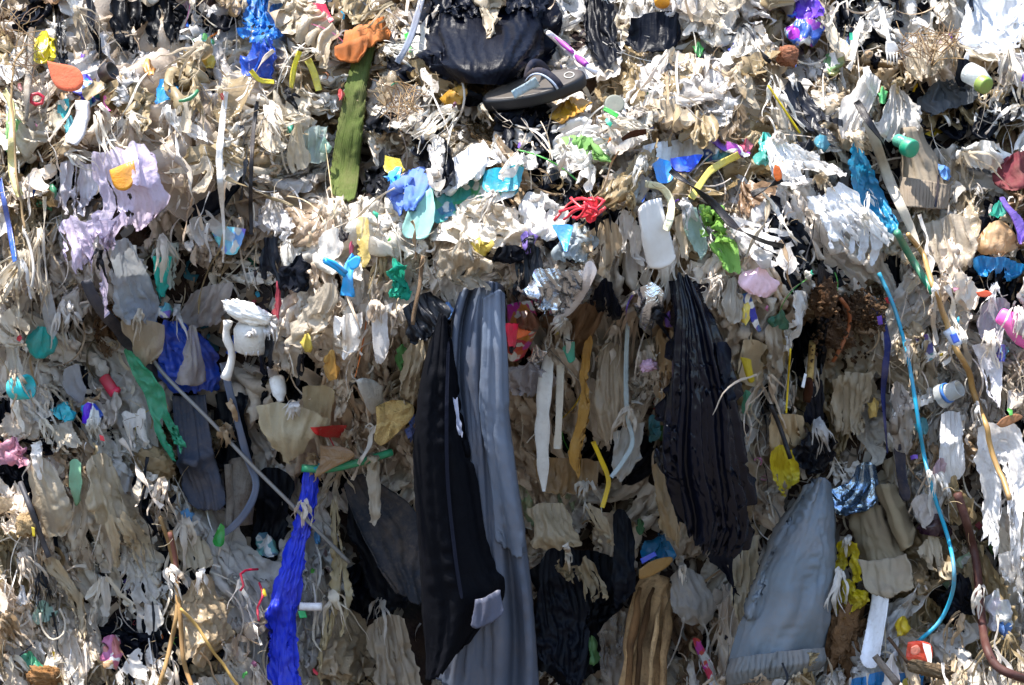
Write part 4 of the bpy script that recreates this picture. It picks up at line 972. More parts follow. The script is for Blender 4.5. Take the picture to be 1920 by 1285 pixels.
sheet('black_bundle', 'film strands', 'black shredded bundle left of the slate grey cloth top', 'black shredded bundle', '742,590 760,610 775,628', '812,530 850,545 838,575', '#0c0f17', 'strand', z=3, g=1.5, gv=1.2, nf=6, off=.04, crump=.3)
sheet('white_card_strip', 'film strip', 'stiff white strip with frayed top hanging left of the black shredded bundle', 'stiff white strip', '695,575 697,640 698,698', '730,570 732,630 722,690', '#e3e2e4', 'film', z=3, g=1.12, gv=1.0, nf=2, off=.05, crump=.05, rag=.15, fine=.0004)
sheet('frayed_tuft', 'film', 'frayed white tuft from which the stiff white strip hangs', None, '675,560 680,580 690,595', '735,560 742,580 738,592', '#e9e4dc', 'strand', z=3, g=1.8, rag=.4, off=.04)
sheet('black_tatter', 'film strands', 'black tatter hanging left of the white nozzle bottle', None, '490,610 486,670 485,730', '512,610 515,670 506,742', '#0b0d15', 'strand', z=3, g=1.5, nf=4, rag=.25, slits=2, off=.03)
sheet('black_tatter', 'film strands', 'black tatter hanging right of the white nozzle bottle', None, '556,655 550,690 552,725', '570,650 573,690 568,738', '#0b0d15', 'strand', z=3, g=1.5, nf=4, rag=.25, slits=2, off=.03)
blob('amber_blob', 'film wad', 'glassy amber blob in the film left of the stiff white strip', None, 622, 682, 18, 28, 0, '#c69a50', 'glossy', z=3, g=1.15, gv=1.1, jag=.06)
sheet('cream_bag', 'bag', 'sagging cream translucent bag under the white nozzle bottle', 'sagging cream bag', '474,740 495,800 520,840 545,852', '628,770 590,800 572,840 560,852', '#cdbf9f', 'soft', z=2, g=1.25, nf=6, p=[.27, .25, .2], bulge=.03, rag=.02)
sheet('cream_bag', 'bag', 'second cream bag pleat behind the sagging cream bag', None, '560,720 575,780 590,800', '640,720 625,770 610,800', '#c5b390', 'soft', z=2, g=1.4, nf=6, p=[.25, .22, .2])
sheet('white_plate', 'film', 'stiff whitish folded sheet left of the tan sponge', 'whitish folded sheet', '668,700 688,770', '720,715 728,752', '#d0cdc6', 'film', z=3, g=1.06, nf=2, off=.03, crump=.06, thick=.0015)
sheet('folded_bag', 'bag', 'beige bag folded in loops right of the stiff white strip', None, '752,660 742,720 745,760', '800,610 790,700 770,758', '#c4b79f', 'soft', z=3, g=1.5, nf=4, off=.03)
sheet('red_scrap', 'plastic scrap', 'red plastic strip in the shadow under the cream bag', 'red strip', '590,795 605,800', '655,792 650,806', '#cf1d24', 'wrapper', z=3, g=1.2, p=[.18, .18])

sheet('blue_bundle', 'film strands', 'electric blue shredded ribbon bundle hanging to the bottom edge', 'electric blue bundle', '566,870 553,960 533,1030 508,1100 500,1180 502,1310', '602,870 594,960 578,1050 566,1120 564,1200 576,1310', '#1a3ae6', 'strand', z=3, g=1.7, nf=7, p=[.14, .15, .16, .16, .17], rag=.05, side=.07, hem=0, slits=0, roll=.03, hold=.12, crump=.12, fine=.0024, vf=.5, deep=1.2, ruche=(8, .007))
sheet('beige_bundle', 'film', 'tall beige film bundle right of the electric blue bundle', 'tall beige bundle', '618,910 620,1000 616,1080 595,1180 588,1300', '635,910 640,1000 662,1090 645,1150 610,1300', '#b5a37c', 'strand', z=3, g=1.6, nf=6, p=[.08, .1, .12, .13], rag=.12, slits=3)
sheet('beige_tongue', 'film', 'narrow beige film tongue hanging left of the black trouser leg', 'beige film tongue', '685,862 690,920 692,975', '712,855 715,920 718,985', '#bdb09c', 'film', z=3, g=1.5, nf=3, p=[.16, .16, .15], rag=.06)
sheet('dark_tarp', 'tarp', 'dark grey tarp folds in the shade left of the black trouser leg', 'dark grey tarp', '640,890 665,960 700,1030 745,1100', '700,880 790,960 795,1050 800,1130', '#2b2e35', 'fabric', z=2, g=1.3, nf=4, p=[.02, .05, .08, .08], thick=.002)
sheet('beige_curtain', 'film', 'translucent beige film curtain at the bottom, left of the black trouser leg', 'beige curtain', '682,1160 690,1220 700,1310', '760,1150 785,1220 800,1310', '#b3a28b', 'soft', z=2, g=1.5, nf=6, p=[.05, .07, .1], rag=.02)
blob('beige_sack', 'sack', 'bulging beige sack at the bottom between blue bundle and beige curtain', 'bulging beige sack', 645, 1215, 52, 72, 0, '#b6a285', 'film', z=2, g=1.3, gv=1.2, bulge=.05)
# ---- lower left
sheet('clear_bag', 'bag', 'long cloudy bag with creased sides at lower left', 'long cloudy bag', '42,855 55,920 75,980 110,1010', '100,850 130,900 142,940 125,1015', '#c7b79c', 'clear', z=2, g=1.2, nf=4, bulge=.03, off=.02, fine=.0008)
sheet('clear_bag', 'bag', 'broad beige bag spreading down right of the long cloudy bag', 'broad beige bag', '152,850 158,910 150,975', '225,850 255,920 262,1000', '#c5b598', 'soft', z=2, g=1.4, nf=6, bulge=.02, off=.02)
sheet('hanging_sheet', 'film', 'frayed beige sheet hanging over the dark hollow at lower left', 'frayed beige sheet', '190,960 205,1020 215,1070', '255,950 290,1010 312,1060', '#c0b094', 'strand', z=3, g=1.4, nf=7, rag=.3, slits=6, off=.02)
sheet('white_tag', 'film scrap', 'whitish torn tag right below the frayed beige sheet', None, '265,1130 268,1180', '300,1125 315,1165', '#d4cec4', 'film', z=3, g=1.1, rag=.2, off=.02)
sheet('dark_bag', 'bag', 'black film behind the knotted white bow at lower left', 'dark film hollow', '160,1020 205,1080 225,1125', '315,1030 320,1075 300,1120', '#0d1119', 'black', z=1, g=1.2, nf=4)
sheet('bow_loop', 'film', 'white film tied in a bow at lower left', 'tied white bow', '190,1075 165,1085 150,1100', '196,1088 180,1100 155,1112', '#d6cdbd', 'strand', z=3, g=1.4, nf=3, rag=.02, off=.03, key='bow')
sheet('bow_tail', None, None, None, '186,1082 172,1120 160,1150', '196,1085 180,1120 172,1158', '#cfc5b4', 'strand', z=4, g=1.4, nf=3, part='bow', off=.03)
sheet('bow_tail', None, None, None, '190,1082 188,1120 190,1150', '200,1080 212,1110 202,1155', '#d8d2c8', 'soft', z=4, g=1.3, nf=2, part='bow', off=.03)
sheet('bow_tail', None, None, None, '195,1078 230,1110 258,1135', '200,1070 240,1100 268,1128', '#cbbfaa', 'strand', z=4, g=1.4, nf=3, part='bow', off=.03)
sheet('long_gather', 'film strands', 'long gathered tan film running down left of the tied white bow', 'long tan gather', '75,1040 120,1100 135,1180 140,1255', '100,1020 150,1090 165,1170 150,1265', '#b7a486', 'strand', z=3, g=1.6, nf=7, rag=.25, slits=5)
blob('round_bag', 'bag', 'plump beige bag behind the tan cords at lower left', 'plump beige bag', 375, 1180, 68, 90, 0, '#bfa988', 'film', z=2, g=1.25, gv=1.2, bulge=.07, off=.02)
sheet('layered_paper', 'paper', 'sheaf of frayed beige layers right of the tan cords', 'frayed beige layers', '320,1000 335,1035 360,1060', '390,995 402,1030 390,1075', '#c1b195', 'film', z=3, g=1.3, gv=1.3, nf=5, rag=.25, crump=.3)
sheet('green_cloth', 'cloth', 'faded green cloth strip between the long cloudy bag and the broad beige bag', None, '132,858 130,900 140,935', '152,860 155,900 152,930', '#6f9a78', 'fabric', z=2, g=1.3, nf=3)
blob('pink_film', 'film', 'pale pink crumpled film at the left edge', 'pale pink film', 26, 840, 34, 20, 15, '#d89ab0', 'soft', z=3)
blob('pale_heap', 'film wad', 'sunlit heap of cream film at the left edge above the pink film', None, 30, 790, 42, 36, 20, '#dccbb6', 'soft', z=2, crump=.4)
blob('cyan_scrap', 'plastic scrap', 'ragged cyan scrap below the grey film disc', None, 120, 762, 20, 10, 15, '#25b5c4', 'wrapper', z=3)
blob('blue_wrapper', 'wrapper', 'blue and white crumpled wrapper right of the cyan scrap', None, 172, 768, 22, 16, 20, '#1c86cc', 'printed', z=3)
sheet('film_disc', 'film', 'oval piece of grey film above the ragged cyan scrap', 'grey film oval', '118,690 112,712 150,738', '150,680 172,712 172,738', '#a9a6a8', 'soft', z=3, g=1.1, gv=1.05, crump=.1)
sheet('teal_film', 'film', 'mint green film at the bottom left corner', None, '32,1225 60,1245', '70,1222 100,1252', '#3fa77e', 'film', z=3, g=1.4)
blob('mint_pouch', 'pouch', 'small pale mint pouch at the lower left', None, 82, 1140, 22, 14, 0, '#a9c9b8', 'soft', z=3)
# ---- lower centre and right
sheet('beige_parcel', 'parcel', 'wrapped beige parcel sticking out right of the slate grey cloth', 'beige parcel', '982,942 985,990 988,1032', '1072,935 1100,985 1115,1018', '#b8a688', 'film', z=2, g=1.12, nf=4, p=[.2, .22, .2], bulge=.03, roll=.03)
sheet('beige_strips', 'film strands', 'bundle of beige film strips crossing down right of the beige parcel', 'beige strip bundle', '1085,935 1120,990 1150,1060', '1112,930 1160,980 1172,1030', '#ab9a7e', 'strand', z=3, g=1.5, nf=6, p=[.2, .19, .16], rag=.3, slits=4)
sheet('brown_sheet', 'film', 'brown stained film sheet above the beige parcel', None, '1000,860 1010,905', '1130,860 1115,910', '#9a7c55', 'film', z=2, g=1.3, nf=4, p=[.18, .18])
sheet('brown_film', 'film', 'brownish wide film panel left of the huge black bag', 'brownish film panel', '1215,850 1228,920 1230,990', '1285,900 1282,960 1268,1040', '#a68a62', 'film', z=2, g=1.25, nf=4, p=[.15, .17, .17])
blob('blue_wad', 'film wad', 'dark teal blue crumpled film in the shade under the huge black bag', 'teal blue wad', 1232, 1018, 40, 24, 20, '#0f6f9c', 'film', z=3, p=[.14, .15], crump=.4)
sheet('black_film_and_shade', 'bag', 'black film drapes in the deep shade right of the slate grey cloth', 'black film drapes', '1010,1010 1000,1100 1005,1310', '1080,1010 1120,1120 1100,1310', '#10131b', 'black', z=1, g=1.4, nf=8, p=[.02, .03, .05], rag=.1)
sheet('black_film_and_shade', 'bag', 'black hanging film panel left of the brown foam sole', None, '1150,950 1145,1050 1150,1150', '1192,960 1195,1060 1190,1150', '#0e1119', 'black', z=2, g=1.2, nf=3, p=[.1, .12, .11])
sheet('dry_strands', 'film strands', 'dry beige strands hanging in the shade below the beige parcel', None, '1030,1030 1055,1090 1050,1105', '1110,1030 1140,1100 1120,1180', '#9c8a6c', 'strand', z=2, g=1.6, nf=7, p=[.12, .13, .12], rag=.5, slits=8)
sheet('dusty_bag', 'bag', 'dusty clear bag hanging below the teal blue wad', 'dusty clear bag', '1248,1065 1258,1120 1275,1160', '1320,1060 1345,1110 1352,1165', '#a8a29a', 'clear', z=2, g=1.2, nf=4, p=[.13, .15, .14], bulge=.03)
sheet('pale_curtain', 'film', 'pale beige film hanging between the huge black bag and the grey trousers', 'pale beige film', '1362,1040 1370,1100 1385,1180', '1425,990 1430,1060 1395,1160', '#c0b296', 'soft', z=2, g=1.4, nf=5, p=[.2, .2, .18], rag=.12)
sheet('dark_pouch', 'bag', 'clear stained bag at the bottom left of the wooden trunk', None, '1110,1180 1125,1240 1140,1310', '1175,1130 1180,1230 1180,1310', '#8d7f70', 'clear', z=1, g=1.2, nf=4, p=[.02, .05, .08])
sheet('pink_strip', 'strip', 'pink and yellow wrapper strips at the bottom right of the wooden trunk', 'pink wrapper strips', '1298,1195 1318,1235 1330,1275', '1312,1195 1340,1235 1345,1270', '#d8487c', 'printed', z=2, g=1.2)
sheet('grey_trousers', 'trousers', 'dusty grey trouser leg with elastic cuff at lower right', 'grey trousers', '1524,893 1482,960 1435,1040 1408,1110 1380,1190 1365,1245', '1556,898 1566,960 1568,1040 1560,1130 1550,1200 1540,1235', '#727b83', 'fabric', z=3, p=[.24, .29, .32, .34, .35, .34], g=1.12, gv=1.03, nf=1.7, reg=.1, vf=.5, roll=.08, bulge=0.015, rag=.0, side=.0, fine=0.0011, crump=.14, thick=.003, hold=.15, hem=0, deep=2.8, key='gtr')
sheet('cuff', None, None, None, '1372,1232 1362,1262 1366,1288', '1544,1212 1547,1236 1534,1256', '#6e7070', 'fabric', z=4, p=[.385, .395, .38], g=1.1, roll=.06, rag=.02, side=.0, fine=.0004, part='gtr', thick=.003, hold=.3, crump=.04, ruche=(18, .006), fmul=1.6)
sheet('back_leg', None, None, None, '1505,905 1460,960 1420,1050 1385,1150', '1530,900 1500,970 1455,1040 1410,1140', '#6a6d6e', 'fabric', z=2, p=[.24, .28, .31, .33], g=1.2, nf=2, roll=.03, rag=.03, part='gtr', thick=.003)
sheet('yellow_bundle', 'film', 'yellow pleated film hanging left of the grey trousers', 'yellow pleated film', '1448,835 1442,880 1452,920 1468,975', '1488,830 1502,875 1500,920 1478,965', '#cdb92a', 'strand', z=3, g=1.5, nf=6, off=0.07, rag=0.2, slits=2, hold=0.1, hem=0.1, fine=0.003)
sheet('yellow_bag', 'bag', 'torn yellow bag right of the grey trousers', 'torn yellow bag', '1564,1010 1556,1060 1558,1112', '1606,1012 1622,1060 1610,1105', '#e3cd12', 'film', z=3, g=1.5, gv=1.3, nf=3, rag=.15, slits=1, off=.05, hold=.1, crump=.4, hem=.1, fine=.004)
blob('yellow_bag', 'bag', 'lower folded half of yellow bag above the brown sponge', None, 1592, 1115, 42, 32, -20, '#cdb81a', 'film', z=3, off=0.05, hold=0.1)
sheet('blue_packet', 'packet', 'light blue foil packet torn open above the khaki jeans', 'light blue foil packet', '1600,870 1560,905 1545,935', '1645,862 1650,920 1560,960', '#9db6d0', 'foil', z=3, g=1.25, gv=1.15, nf=4, off=.03, crump=.3)
sheet('jeans_piece', 'jeans', 'worn khaki jeans leg with torn hem right of the yellow bag', 'khaki jeans', '1596,940 1600,1000 1615,1060 1628,1102', '1655,940 1685,1000 1708,1050 1712,1098', '#857963', 'fabric', z=2, g=1.15, nf=3, off=.03, roll=.03, thick=.004, rag=.06, key='jeans', fine=.0028, crump=.3, hem=.1)
sheet('torn_hem', None, None, None, '1608,1045 1618,1075 1630,1108', '1700,1030 1712,1060 1712,1100', '#968a76', 'fabric', z=4, g=1.2, gv=1.15, nf=3, part='jeans', rag=.15, off=.01, thick=.003, fine=.0028, crump=.3, hem=.1)
sheet('pocket_roll', None, None, None, '1640,905 1660,950 1692,1020', '1672,905 1705,960 1715,1000', '#7b6f58', 'fabric', z=4, g=1.2, nf=3, part='jeans', roll=.035, bulge=.02, off=.02, thick=.003)
sheet('white_strip', 'strip', 'stiff white strip hanging below the khaki jeans', 'long white strip', '1635,1105 1622,1170 1608,1232', '1668,1110 1660,1160 1648,1238', '#e6e7ea', 'wrapper', z=3, g=1.08, gv=1.0, nf=2, off=.04, crump=.04, fine=.0003, thick=.0012)
sheet('white_tear', 'cloth', 'large torn white cloth in the sun at the right edge', 'torn white cloth', '1836,770 1826,860 1836,950 1826,1040 1840,1120', '1905,780 1935,860 1935,960 1935,1060 1935,1160', '#f2f1f1', 'film', z=3, g=1.2, nf=5, rag=.25, slits=3, off=.09, fine=.0022, crump=.15, hold=.1, hem=.2, side=.05)
sheet('white_tear', 'cloth', 'upper torn white cloth strip below the grey film, right of the tan hose', 'upper white cloth', '1822,640 1848,720 1862,800', '1885,640 1880,720 1872,790', '#e4e2e8', 'film', z=2, g=1.35, nf=5, rag=.3, slits=3, off=.09, fine=.0022, crump=.15, hold=.1, hem=.2, side=.05)
sheet('white_tear', 'cloth', 'lower ragged white cloth hanging at the right edge to the bottom', None, '1868,1030 1880,1100 1885,1150', '1935,1010 1935,1090 1935,1190', '#e9e6e2', 'film', z=3, g=1.4, nf=6, rag=.3, slits=3, off=.09, fine=.0022, crump=.15, hold=.1, hem=.2, side=.05)
sheet('grey_film', 'film', 'thin grey violet film left of the pink bottle', 'thin grey film', '1835,560 1832,610 1840,660', '1900,555 1880,600 1878,640', '#bdb8bf', 'clear', z=3, g=1.4, nf=5, rag=.2, off=.03)
sheet('textured_rag', 'rag', 'white textured rag hanging right of the teal cable', 'white textured rag', '1765,770 1758,830 1765,900', '1800,760 1808,830 1812,880', '#d6d3d0', 'knit', z=2, g=1.35, nf=4, rag=.1, off=.02)
sheet('knotted_net', 'net', 'knotted beige net hanging in folds left of the teal cable', 'knotted beige net', '1560,690 1555,770 1565,850', '1640,680 1630,760 1640,850', '#b9a98f', 'strand', z=2, g=1.7, nf=9, off=.02, rag=.2, slits=5)
sheet('knotted_net', 'net', 'pinched beige net gather between the navy strap and teal cable', None, '1665,705 1660,770 1668,830', '1705,720 1715,780 1710,840', '#b8aca0', 'soft', z=2, g=1.6, nf=6, off=.02)
sheet('printed_packet', 'packet', 'dark blue and white packet right of the teal cable', 'dark printed packet', '1715,632 1728,672', '1742,622 1762,655', '#38508c', 'printed', z=3, g=1.06, off=.015)
sheet('dark_film', 'film', 'glossy black film behind the green pipe', 'black film behind pipe', '1650,470 1660,510 1680,560', '1740,470 1750,520 1760,590', '#0d1018', 'black', z=1, g=1.4, gv=1.2, nf=5)
sheet('dark_film', 'film', 'black film bag left of the tan hose connector', None, '1770,560 1775,620 1800,670', '1800,560 1815,620 1830,670', '#0e1119', 'black', z=1, g=1.3, nf=4)
sheet('dark_hanging', 'film', 'black film sheet right of the clear bottle mouth', None, '1735,760 1730,810 1728,860', '1790,750 1770,800 1760,850', '#11141c', 'black', z=1, g=1.2, nf=4)
sheet('navy_cloth', 'cloth', 'navy cloth tail hanging at the right of the blue foil packet', 'navy cloth tail', '1675,830 1680,880 1688,925', '1698,830 1700,880 1712,920', '#232838', 'fabric', z=2, g=1.3, nf=3, off=.02)
sheet('pale_fold', 'film', 'pale folded paper left of the dark red cable', None, '1705,935 1720,965 1735,985', '1735,920 1755,945 1745,975', '#cdc5be', 'film', z=3, g=1.15, off=.01)
blob('purple_bottle', 'bottle', 'dark maroon crushed bottle between the teal and dark red cables', 'dark crushed bottle', 1752, 978, 42, 17, 8, '#2b1626', 'glossy', z=2, g=1.1, gv=1.15, jag=.05, bulge=.02)
sheet('tattered_film', 'film strands', 'tattered beige film right of the khaki jeans', 'tattered beige film', '1715,1000 1725,1060 1735,1130', '1765,990 1780,1060 1790,1150', '#b9aa90', 'strand', z=2, g=1.6, nf=7, rag=.3, slits=6)
blob('dark_film_wad', 'film wad', 'black film wad left of the dark red cable', None, 1795, 1130, 34, 50, 0, '#0d1018', 'black', z=2)
blob('pale_heap', 'film wad', 'pale frayed heap left of the dark red cable bottom', None, 1790, 1200, 52, 42, 10, '#c9c2b8', 'strand', z=2, crump=.4)
sheet('blue_bag', 'bag', 'blue plastic lying at the bottom right', None, '1580,1262 1585,1290', '1735,1252 1740,1295', '#1d78b8', 'film', z=3, g=1.4, gv=1.2, nf=6)
blob('pale_heap', 'film wad', 'whitish layered film left of the red orange card', None, 1640, 1255, 62, 24, 5, '#c9c5bf', 'film', z=2)
blob('yellow_scrap', 'plastic scrap', 'small yellow wad beneath the long white strip', None, 1692, 1165, 14, 12, 0, '#c9ac1c', 'wrapper', z=2)

sheet('film_roll', 'film roll', 'big wrinkled beige film roll lying level behind the long white strap', 'wrinkled beige roll', '320,236 312,285 330,338', '545,222 560,270 520,322', '#ddceb6', 'film', z=1, g=1.15, gv=1.5, nf=3, bulge=.05, roll=.02, off=.02, fine=.003, crump=.35)
sheet('plastic_fragment', 'plastic scrap', 'orange piece of plastic inside the torn lilac bag', 'orange plastic', '205,318 214,336 222,344', '252,298 258,322 240,342', '#e89a1a', 'wrapper', z=3, g=1.04, crump=.05, off=.03, rag=.02, fine=.0003, thick=.002)
sheet('lilac_flap', 'film', 'torn lilac flap over the orange piece of plastic', None, '235,300 250,325 262,345', '290,272 300,325 290,360', '#d9cbe2', 'soft', z=4, g=1.3, off=.02, rag=.2)
sheet('black_film_and_shade', 'bag', 'added black sheet deepening the shade at the far lower left', None, '60,1180 65,1230 70,1300', '130,1175 150,1230 165,1300', '#0d1018', 'black', z=1, g=1.3, nf=4)  # these last black sheets are added to put shade into the hollows
sheet('black_film_and_shade', 'bag', 'added black sheet for the shade behind the grey rod and the slate strap', None, '395,730 400,800 410,870', '470,730 480,800 480,880', '#0f1218', 'black', z=1, g=1.3, nf=4, p=[.02, .02, .03])
sheet('black_film_and_shade', 'bag', 'added black sheet for the shade in the hollow left of the electric blue bundle', None, '470,880 470,960 460,1050', '555,870 545,960 520,1060', '#101218', 'black', z=1, g=1.3, nf=4, p=[-.02, .0, .03])
sheet('black_film_and_shade', 'bag', 'added black sheet for the shade in the hollow under the beige parcel', None, '985,1040 985,1150 990,1300', '1190,1040 1190,1150 1190,1300', '#0c0e14', 'black', z=1, g=1.3, nf=8, p=[-.06, -.05, -.04])
sheet('black_film_and_shade', 'bag', 'added black sheet for the shade behind the dark grey tarp', None, '620,880 650,1000 690,1120', '790,860 800,1000 810,1140', '#0e1016', 'black', z=1, g=1.3, nf=6, p=[-.05, -.03, -.03])

for row in '''310,575,14,8,20,#3f9ad0,printed,blue printed flake left of the hazy white film
548,238,8,6,0,#1aa58c,wrapper,tiny teal flake on the tight round cream wad
495,70,12,8,30,#2a9ad6,soft,light blue flake at the right side of the blue mesh sack
385,75,16,12,0,#3aa089,printed,green printed flake right of the large torn black bag
415,35,26,12,10,#12131a,black,black crumpled film between the torn black bag and the blue mesh sack
385,100,18,9,20,#cdb51e,wrapper,muddy yellow net scrap right of the torn black bag
130,230,9,12,0,#27a3b4,wrapper,small turquoise flake left of the white cloth tube
280,118,10,8,0,#d48a1a,wrapper,small orange yellow flake above the flat blue shard
640,170,7,5,0,#d02a3a,wrapper,small red flake left of the olive sock
608,262,14,12,0,#a9d6c6,soft,mint bit between the cream knot and olive sock
905,455,20,10,0,#e0c21c,wrapper,yellow flake under the wavy cream wad
990,440,12,16,0,#7d5fc0,wrapper,violet flake at the left end of the fluffy white film
955,470,34,10,-10,#0d0f16,black,black film strip under the wavy cream wad
1185,345,14,9,0,#c7d8de,soft,pale icy flake above the cream strap
1150,210,10,6,0,#1f9ad0,wrapper,small sky blue flake above the green twist
1430,290,20,9,20,#22b0a6,soft,teal shreds at the head of the diagonal white film
1400,265,13,7,0,#c93a66,wrapper,raspberry flake beside the pink packet
1345,60,26,16,-15,#e8dfcf,soft,round cream wad right of the flat black bundle
1375,85,10,6,0,#2a4fd0,wrapper,small blue twist right of the flat black bundle
1310,85,9,7,0,#2aa64c,wrapper,small green flake under the flat black bundle
1560,110,20,14,10,#7d9a5a,printed,green and white foil scrap right of the reddish stone
1590,75,8,8,0,#3566a8,printed,tiny blue printed flake left of the white fork
1510,270,20,12,30,#14161d,black,black tuft at the foot of the black wisps
1540,260,18,8,20,#0f8aa4,wrapper,teal scrap beside the black wisps
1770,315,20,8,30,#2f86d6,wrapper,shiny blue scrap right of the khaki trouser leg
1655,170,10,9,0,#49c46a,wrapper,small green scrap in the limp white bag
1460,590,18,12,10,#0f6a4c,soft,dark green film left of the white tattered film
1395,580,8,12,0,#e2c61f,wrapper,little yellow flake beside the dark blue packet
1255,590,12,9,0,#6a35b4,wrapper,purple flake right of the foil balloon
1225,800,12,26,0,#128396,soft,teal film left of the huge black bag
1400,745,10,18,0,#3fc09c,soft,mint green strip below the cream glove stack
1375,790,10,7,0,#2aa4c8,soft,light blue flake beside the lower right of the huge black bag
1200,980,12,10,0,#2f8a4a,soft,green film above the teal blue wad
1110,1210,14,24,0,#4f8f4a,soft,dull green film at the lower centre in the shade
1390,1200,8,14,0,#e4cf2a,wrapper,yellow flake left of the grey trousers
1640,755,12,12,0,#d8b24a,wrapper,ochre flake in the knotted beige net
1730,790,14,10,0,#2f9aa8,soft,teal film behind the turquoise cable
1760,870,14,12,0,#c9a9b8,soft,dusty pink flake on the white textured rag
1875,655,10,12,0,#3a7fd0,printed,blue flake at the edge of the upper white cloth
1868,1130,20,34,0,#cfd0e0,printed,blue and pink printed film at the lower right
1880,1170,10,12,0,#2c7fd0,wrapper,small blue flake at the right edge near the bottom
1705,1275,14,8,0,#d8c02a,fluff,yellow fibre knot at the bottom right
1660,1075,14,12,0,#6a8fc0,soft,faded blue flake on the torn hem of the khaki jeans
520,560,6,30,0,#c22f4c,strand,red frayed strand above the white foam bar
575,635,10,12,0,#d6bc2a,wrapper,yellow flake right of the black tatter
500,1015,22,16,20,#4f9aa6,printed,yellow and teal crumpled wrapper left of the electric blue bundle
840,575,10,9,0,#2f8fe0,wrapper,small blue tab at the top of the slate grey cloth
770,790,8,34,4,#1c62c8,wrapper,blue strip peeking out behind the black trouser leg
755,660,14,16,0,#3f9a4c,soft,green translucent film left of the black trouser leg
595,1000,8,8,0,#1a8fd0,wrapper,tiny blue flake right of the electric blue bundle
350,960,12,8,0,#2a9fe0,wrapper,bright blue blob below the charcoal cloth
55,1230,22,10,10,#2f9a70,strand,dark mint shreds at the bottom left
40,1110,14,10,0,#c9d0da,clear,glassy film at the lower left edge
210,1215,18,26,0,#c05a6a,printed,red and teal printed film at the bottom left
640,430,10,8,0,#1b2030,soft,navy flake beside the stiff white flap
660,455,6,5,0,#d0286a,wrapper,magenta flake under the yellowed clear film
960,640,10,10,0,#2a2f40,soft,dark blue flake under the pink printed packet
1010,655,26,12,-30,#cfd0d8,foil,silver wrapper strip right of the pink printed packet
990,590,22,12,20,#6a3a24,wrapper,brown wrapper below the silver foil bag
1045,600,7,14,0,#d8c41f,wrapper,yellow flake left of the short green tube'''.split('\n'):
    x, y, a, b, ro, c, m, lab = row.split(',')
    cq = hexc(c); c = cq * .8 + .2 * cq.mean() * np.array([1.1, 1, .85])
    blob('plastic_flake' if float(a) < 15 else 'film_piece', 'plastic scrap', lab, None, float(x), float(y), float(a), float(b), float(ro), c, m, z=3, off=.014, jag=.25, crump=.3, fine=.0014, g=1.3, gv=1.25)

sheet('seam', None, None, None, '838,640 834,760 836,900 850,1040 862,1120', '844,640 841,760 843,900 857,1040 869,1120', '#1b1d28', 'fabric', z=4, p=[.555, .553, .535, .515, .50], g=1.0, nf=1, part='trouser', fine=0, crump=.02, deep=.2, hold=.3, rag=0, side=0, hem=0)

# ================================================================== layering
HEROES = list(SPECS); SPECS.clear()
avoid = np.zeros_like(HF)
def mark(sp, F, grow=1.0):
    t = np.linspace(0, 1, 90)
    l, r = resample(sp['L'], t), resample(sp['R'], t)
    u = np.linspace(.04, .96, 70)[None, :, None]
    q = l[:, None] * (1 - u) + r[:, None] * u
    i = np.clip(((q[..., 0] - X0G) / ST).round().astype(int), 0, F.shape[1] - 1); j = np.clip(((q[..., 1] - Y0G) / ST).round().astype(int), 0, F.shape[0] - 1)
    F[j, i] = 1
for sp in HEROES:
    if sp['z'] >= 2: mark(sp, avoid)
SOLID_ZONES = '880,130,1125,230 1020,60,1120,140 85,110,160,175 1650,20,1690,125 1665,250,1730,305 1810,100,1865,185 200,295,260,345 600,480,680,560 415,560,515,720 495,705,545,760 185,700,230,750 15,705,65,755 700,750,775,835 1175,1085,1265,1290 1690,1195,1750,1250 1745,700,1805,760 1870,580,1930,640 1500,640,1530,760 1540,1120,1630,1260 410,870,475,1010 1010,640,1050,930'
for zz in SOLID_ZONES.split():
    a, b, c, d = [int((float(v) - o) / ST) for v, o in zip(zz.split(','), (X0G, Y0G, X0G, Y0G))]
    avoid[b:d, a:c] = 1
avoid_soft = boxblur(avoid, 3, 1)
# dark hollows in which no pale litter lies
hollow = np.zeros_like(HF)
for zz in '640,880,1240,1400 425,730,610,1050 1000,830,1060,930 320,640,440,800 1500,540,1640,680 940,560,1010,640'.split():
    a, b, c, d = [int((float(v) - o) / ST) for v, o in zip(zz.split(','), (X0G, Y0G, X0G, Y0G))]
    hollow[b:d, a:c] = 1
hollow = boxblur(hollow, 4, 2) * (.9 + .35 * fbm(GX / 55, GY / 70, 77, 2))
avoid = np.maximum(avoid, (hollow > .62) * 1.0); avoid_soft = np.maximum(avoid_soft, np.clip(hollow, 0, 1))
def flow(x, y, r_):
    th = r_.normal(0, .22)
    th += .75 * np.clip((x - 1230) / 200, 0, 1) * np.clip((1720 - x) / 200, 0, 1) * np.clip((560 - y) / 150, 0, 1)
    th += .38 * np.clip((620 - x) / 200, 0, 1) * np.clip((y - 600) / 150, 0, 1)
    k = np.clip((430 - y) / 120, 0, 1) * np.clip((1350 - x) / 150, 0, 1)
    return th + k * r_.choice([-1, 1]) * r_.uniform(.3, 1.5)

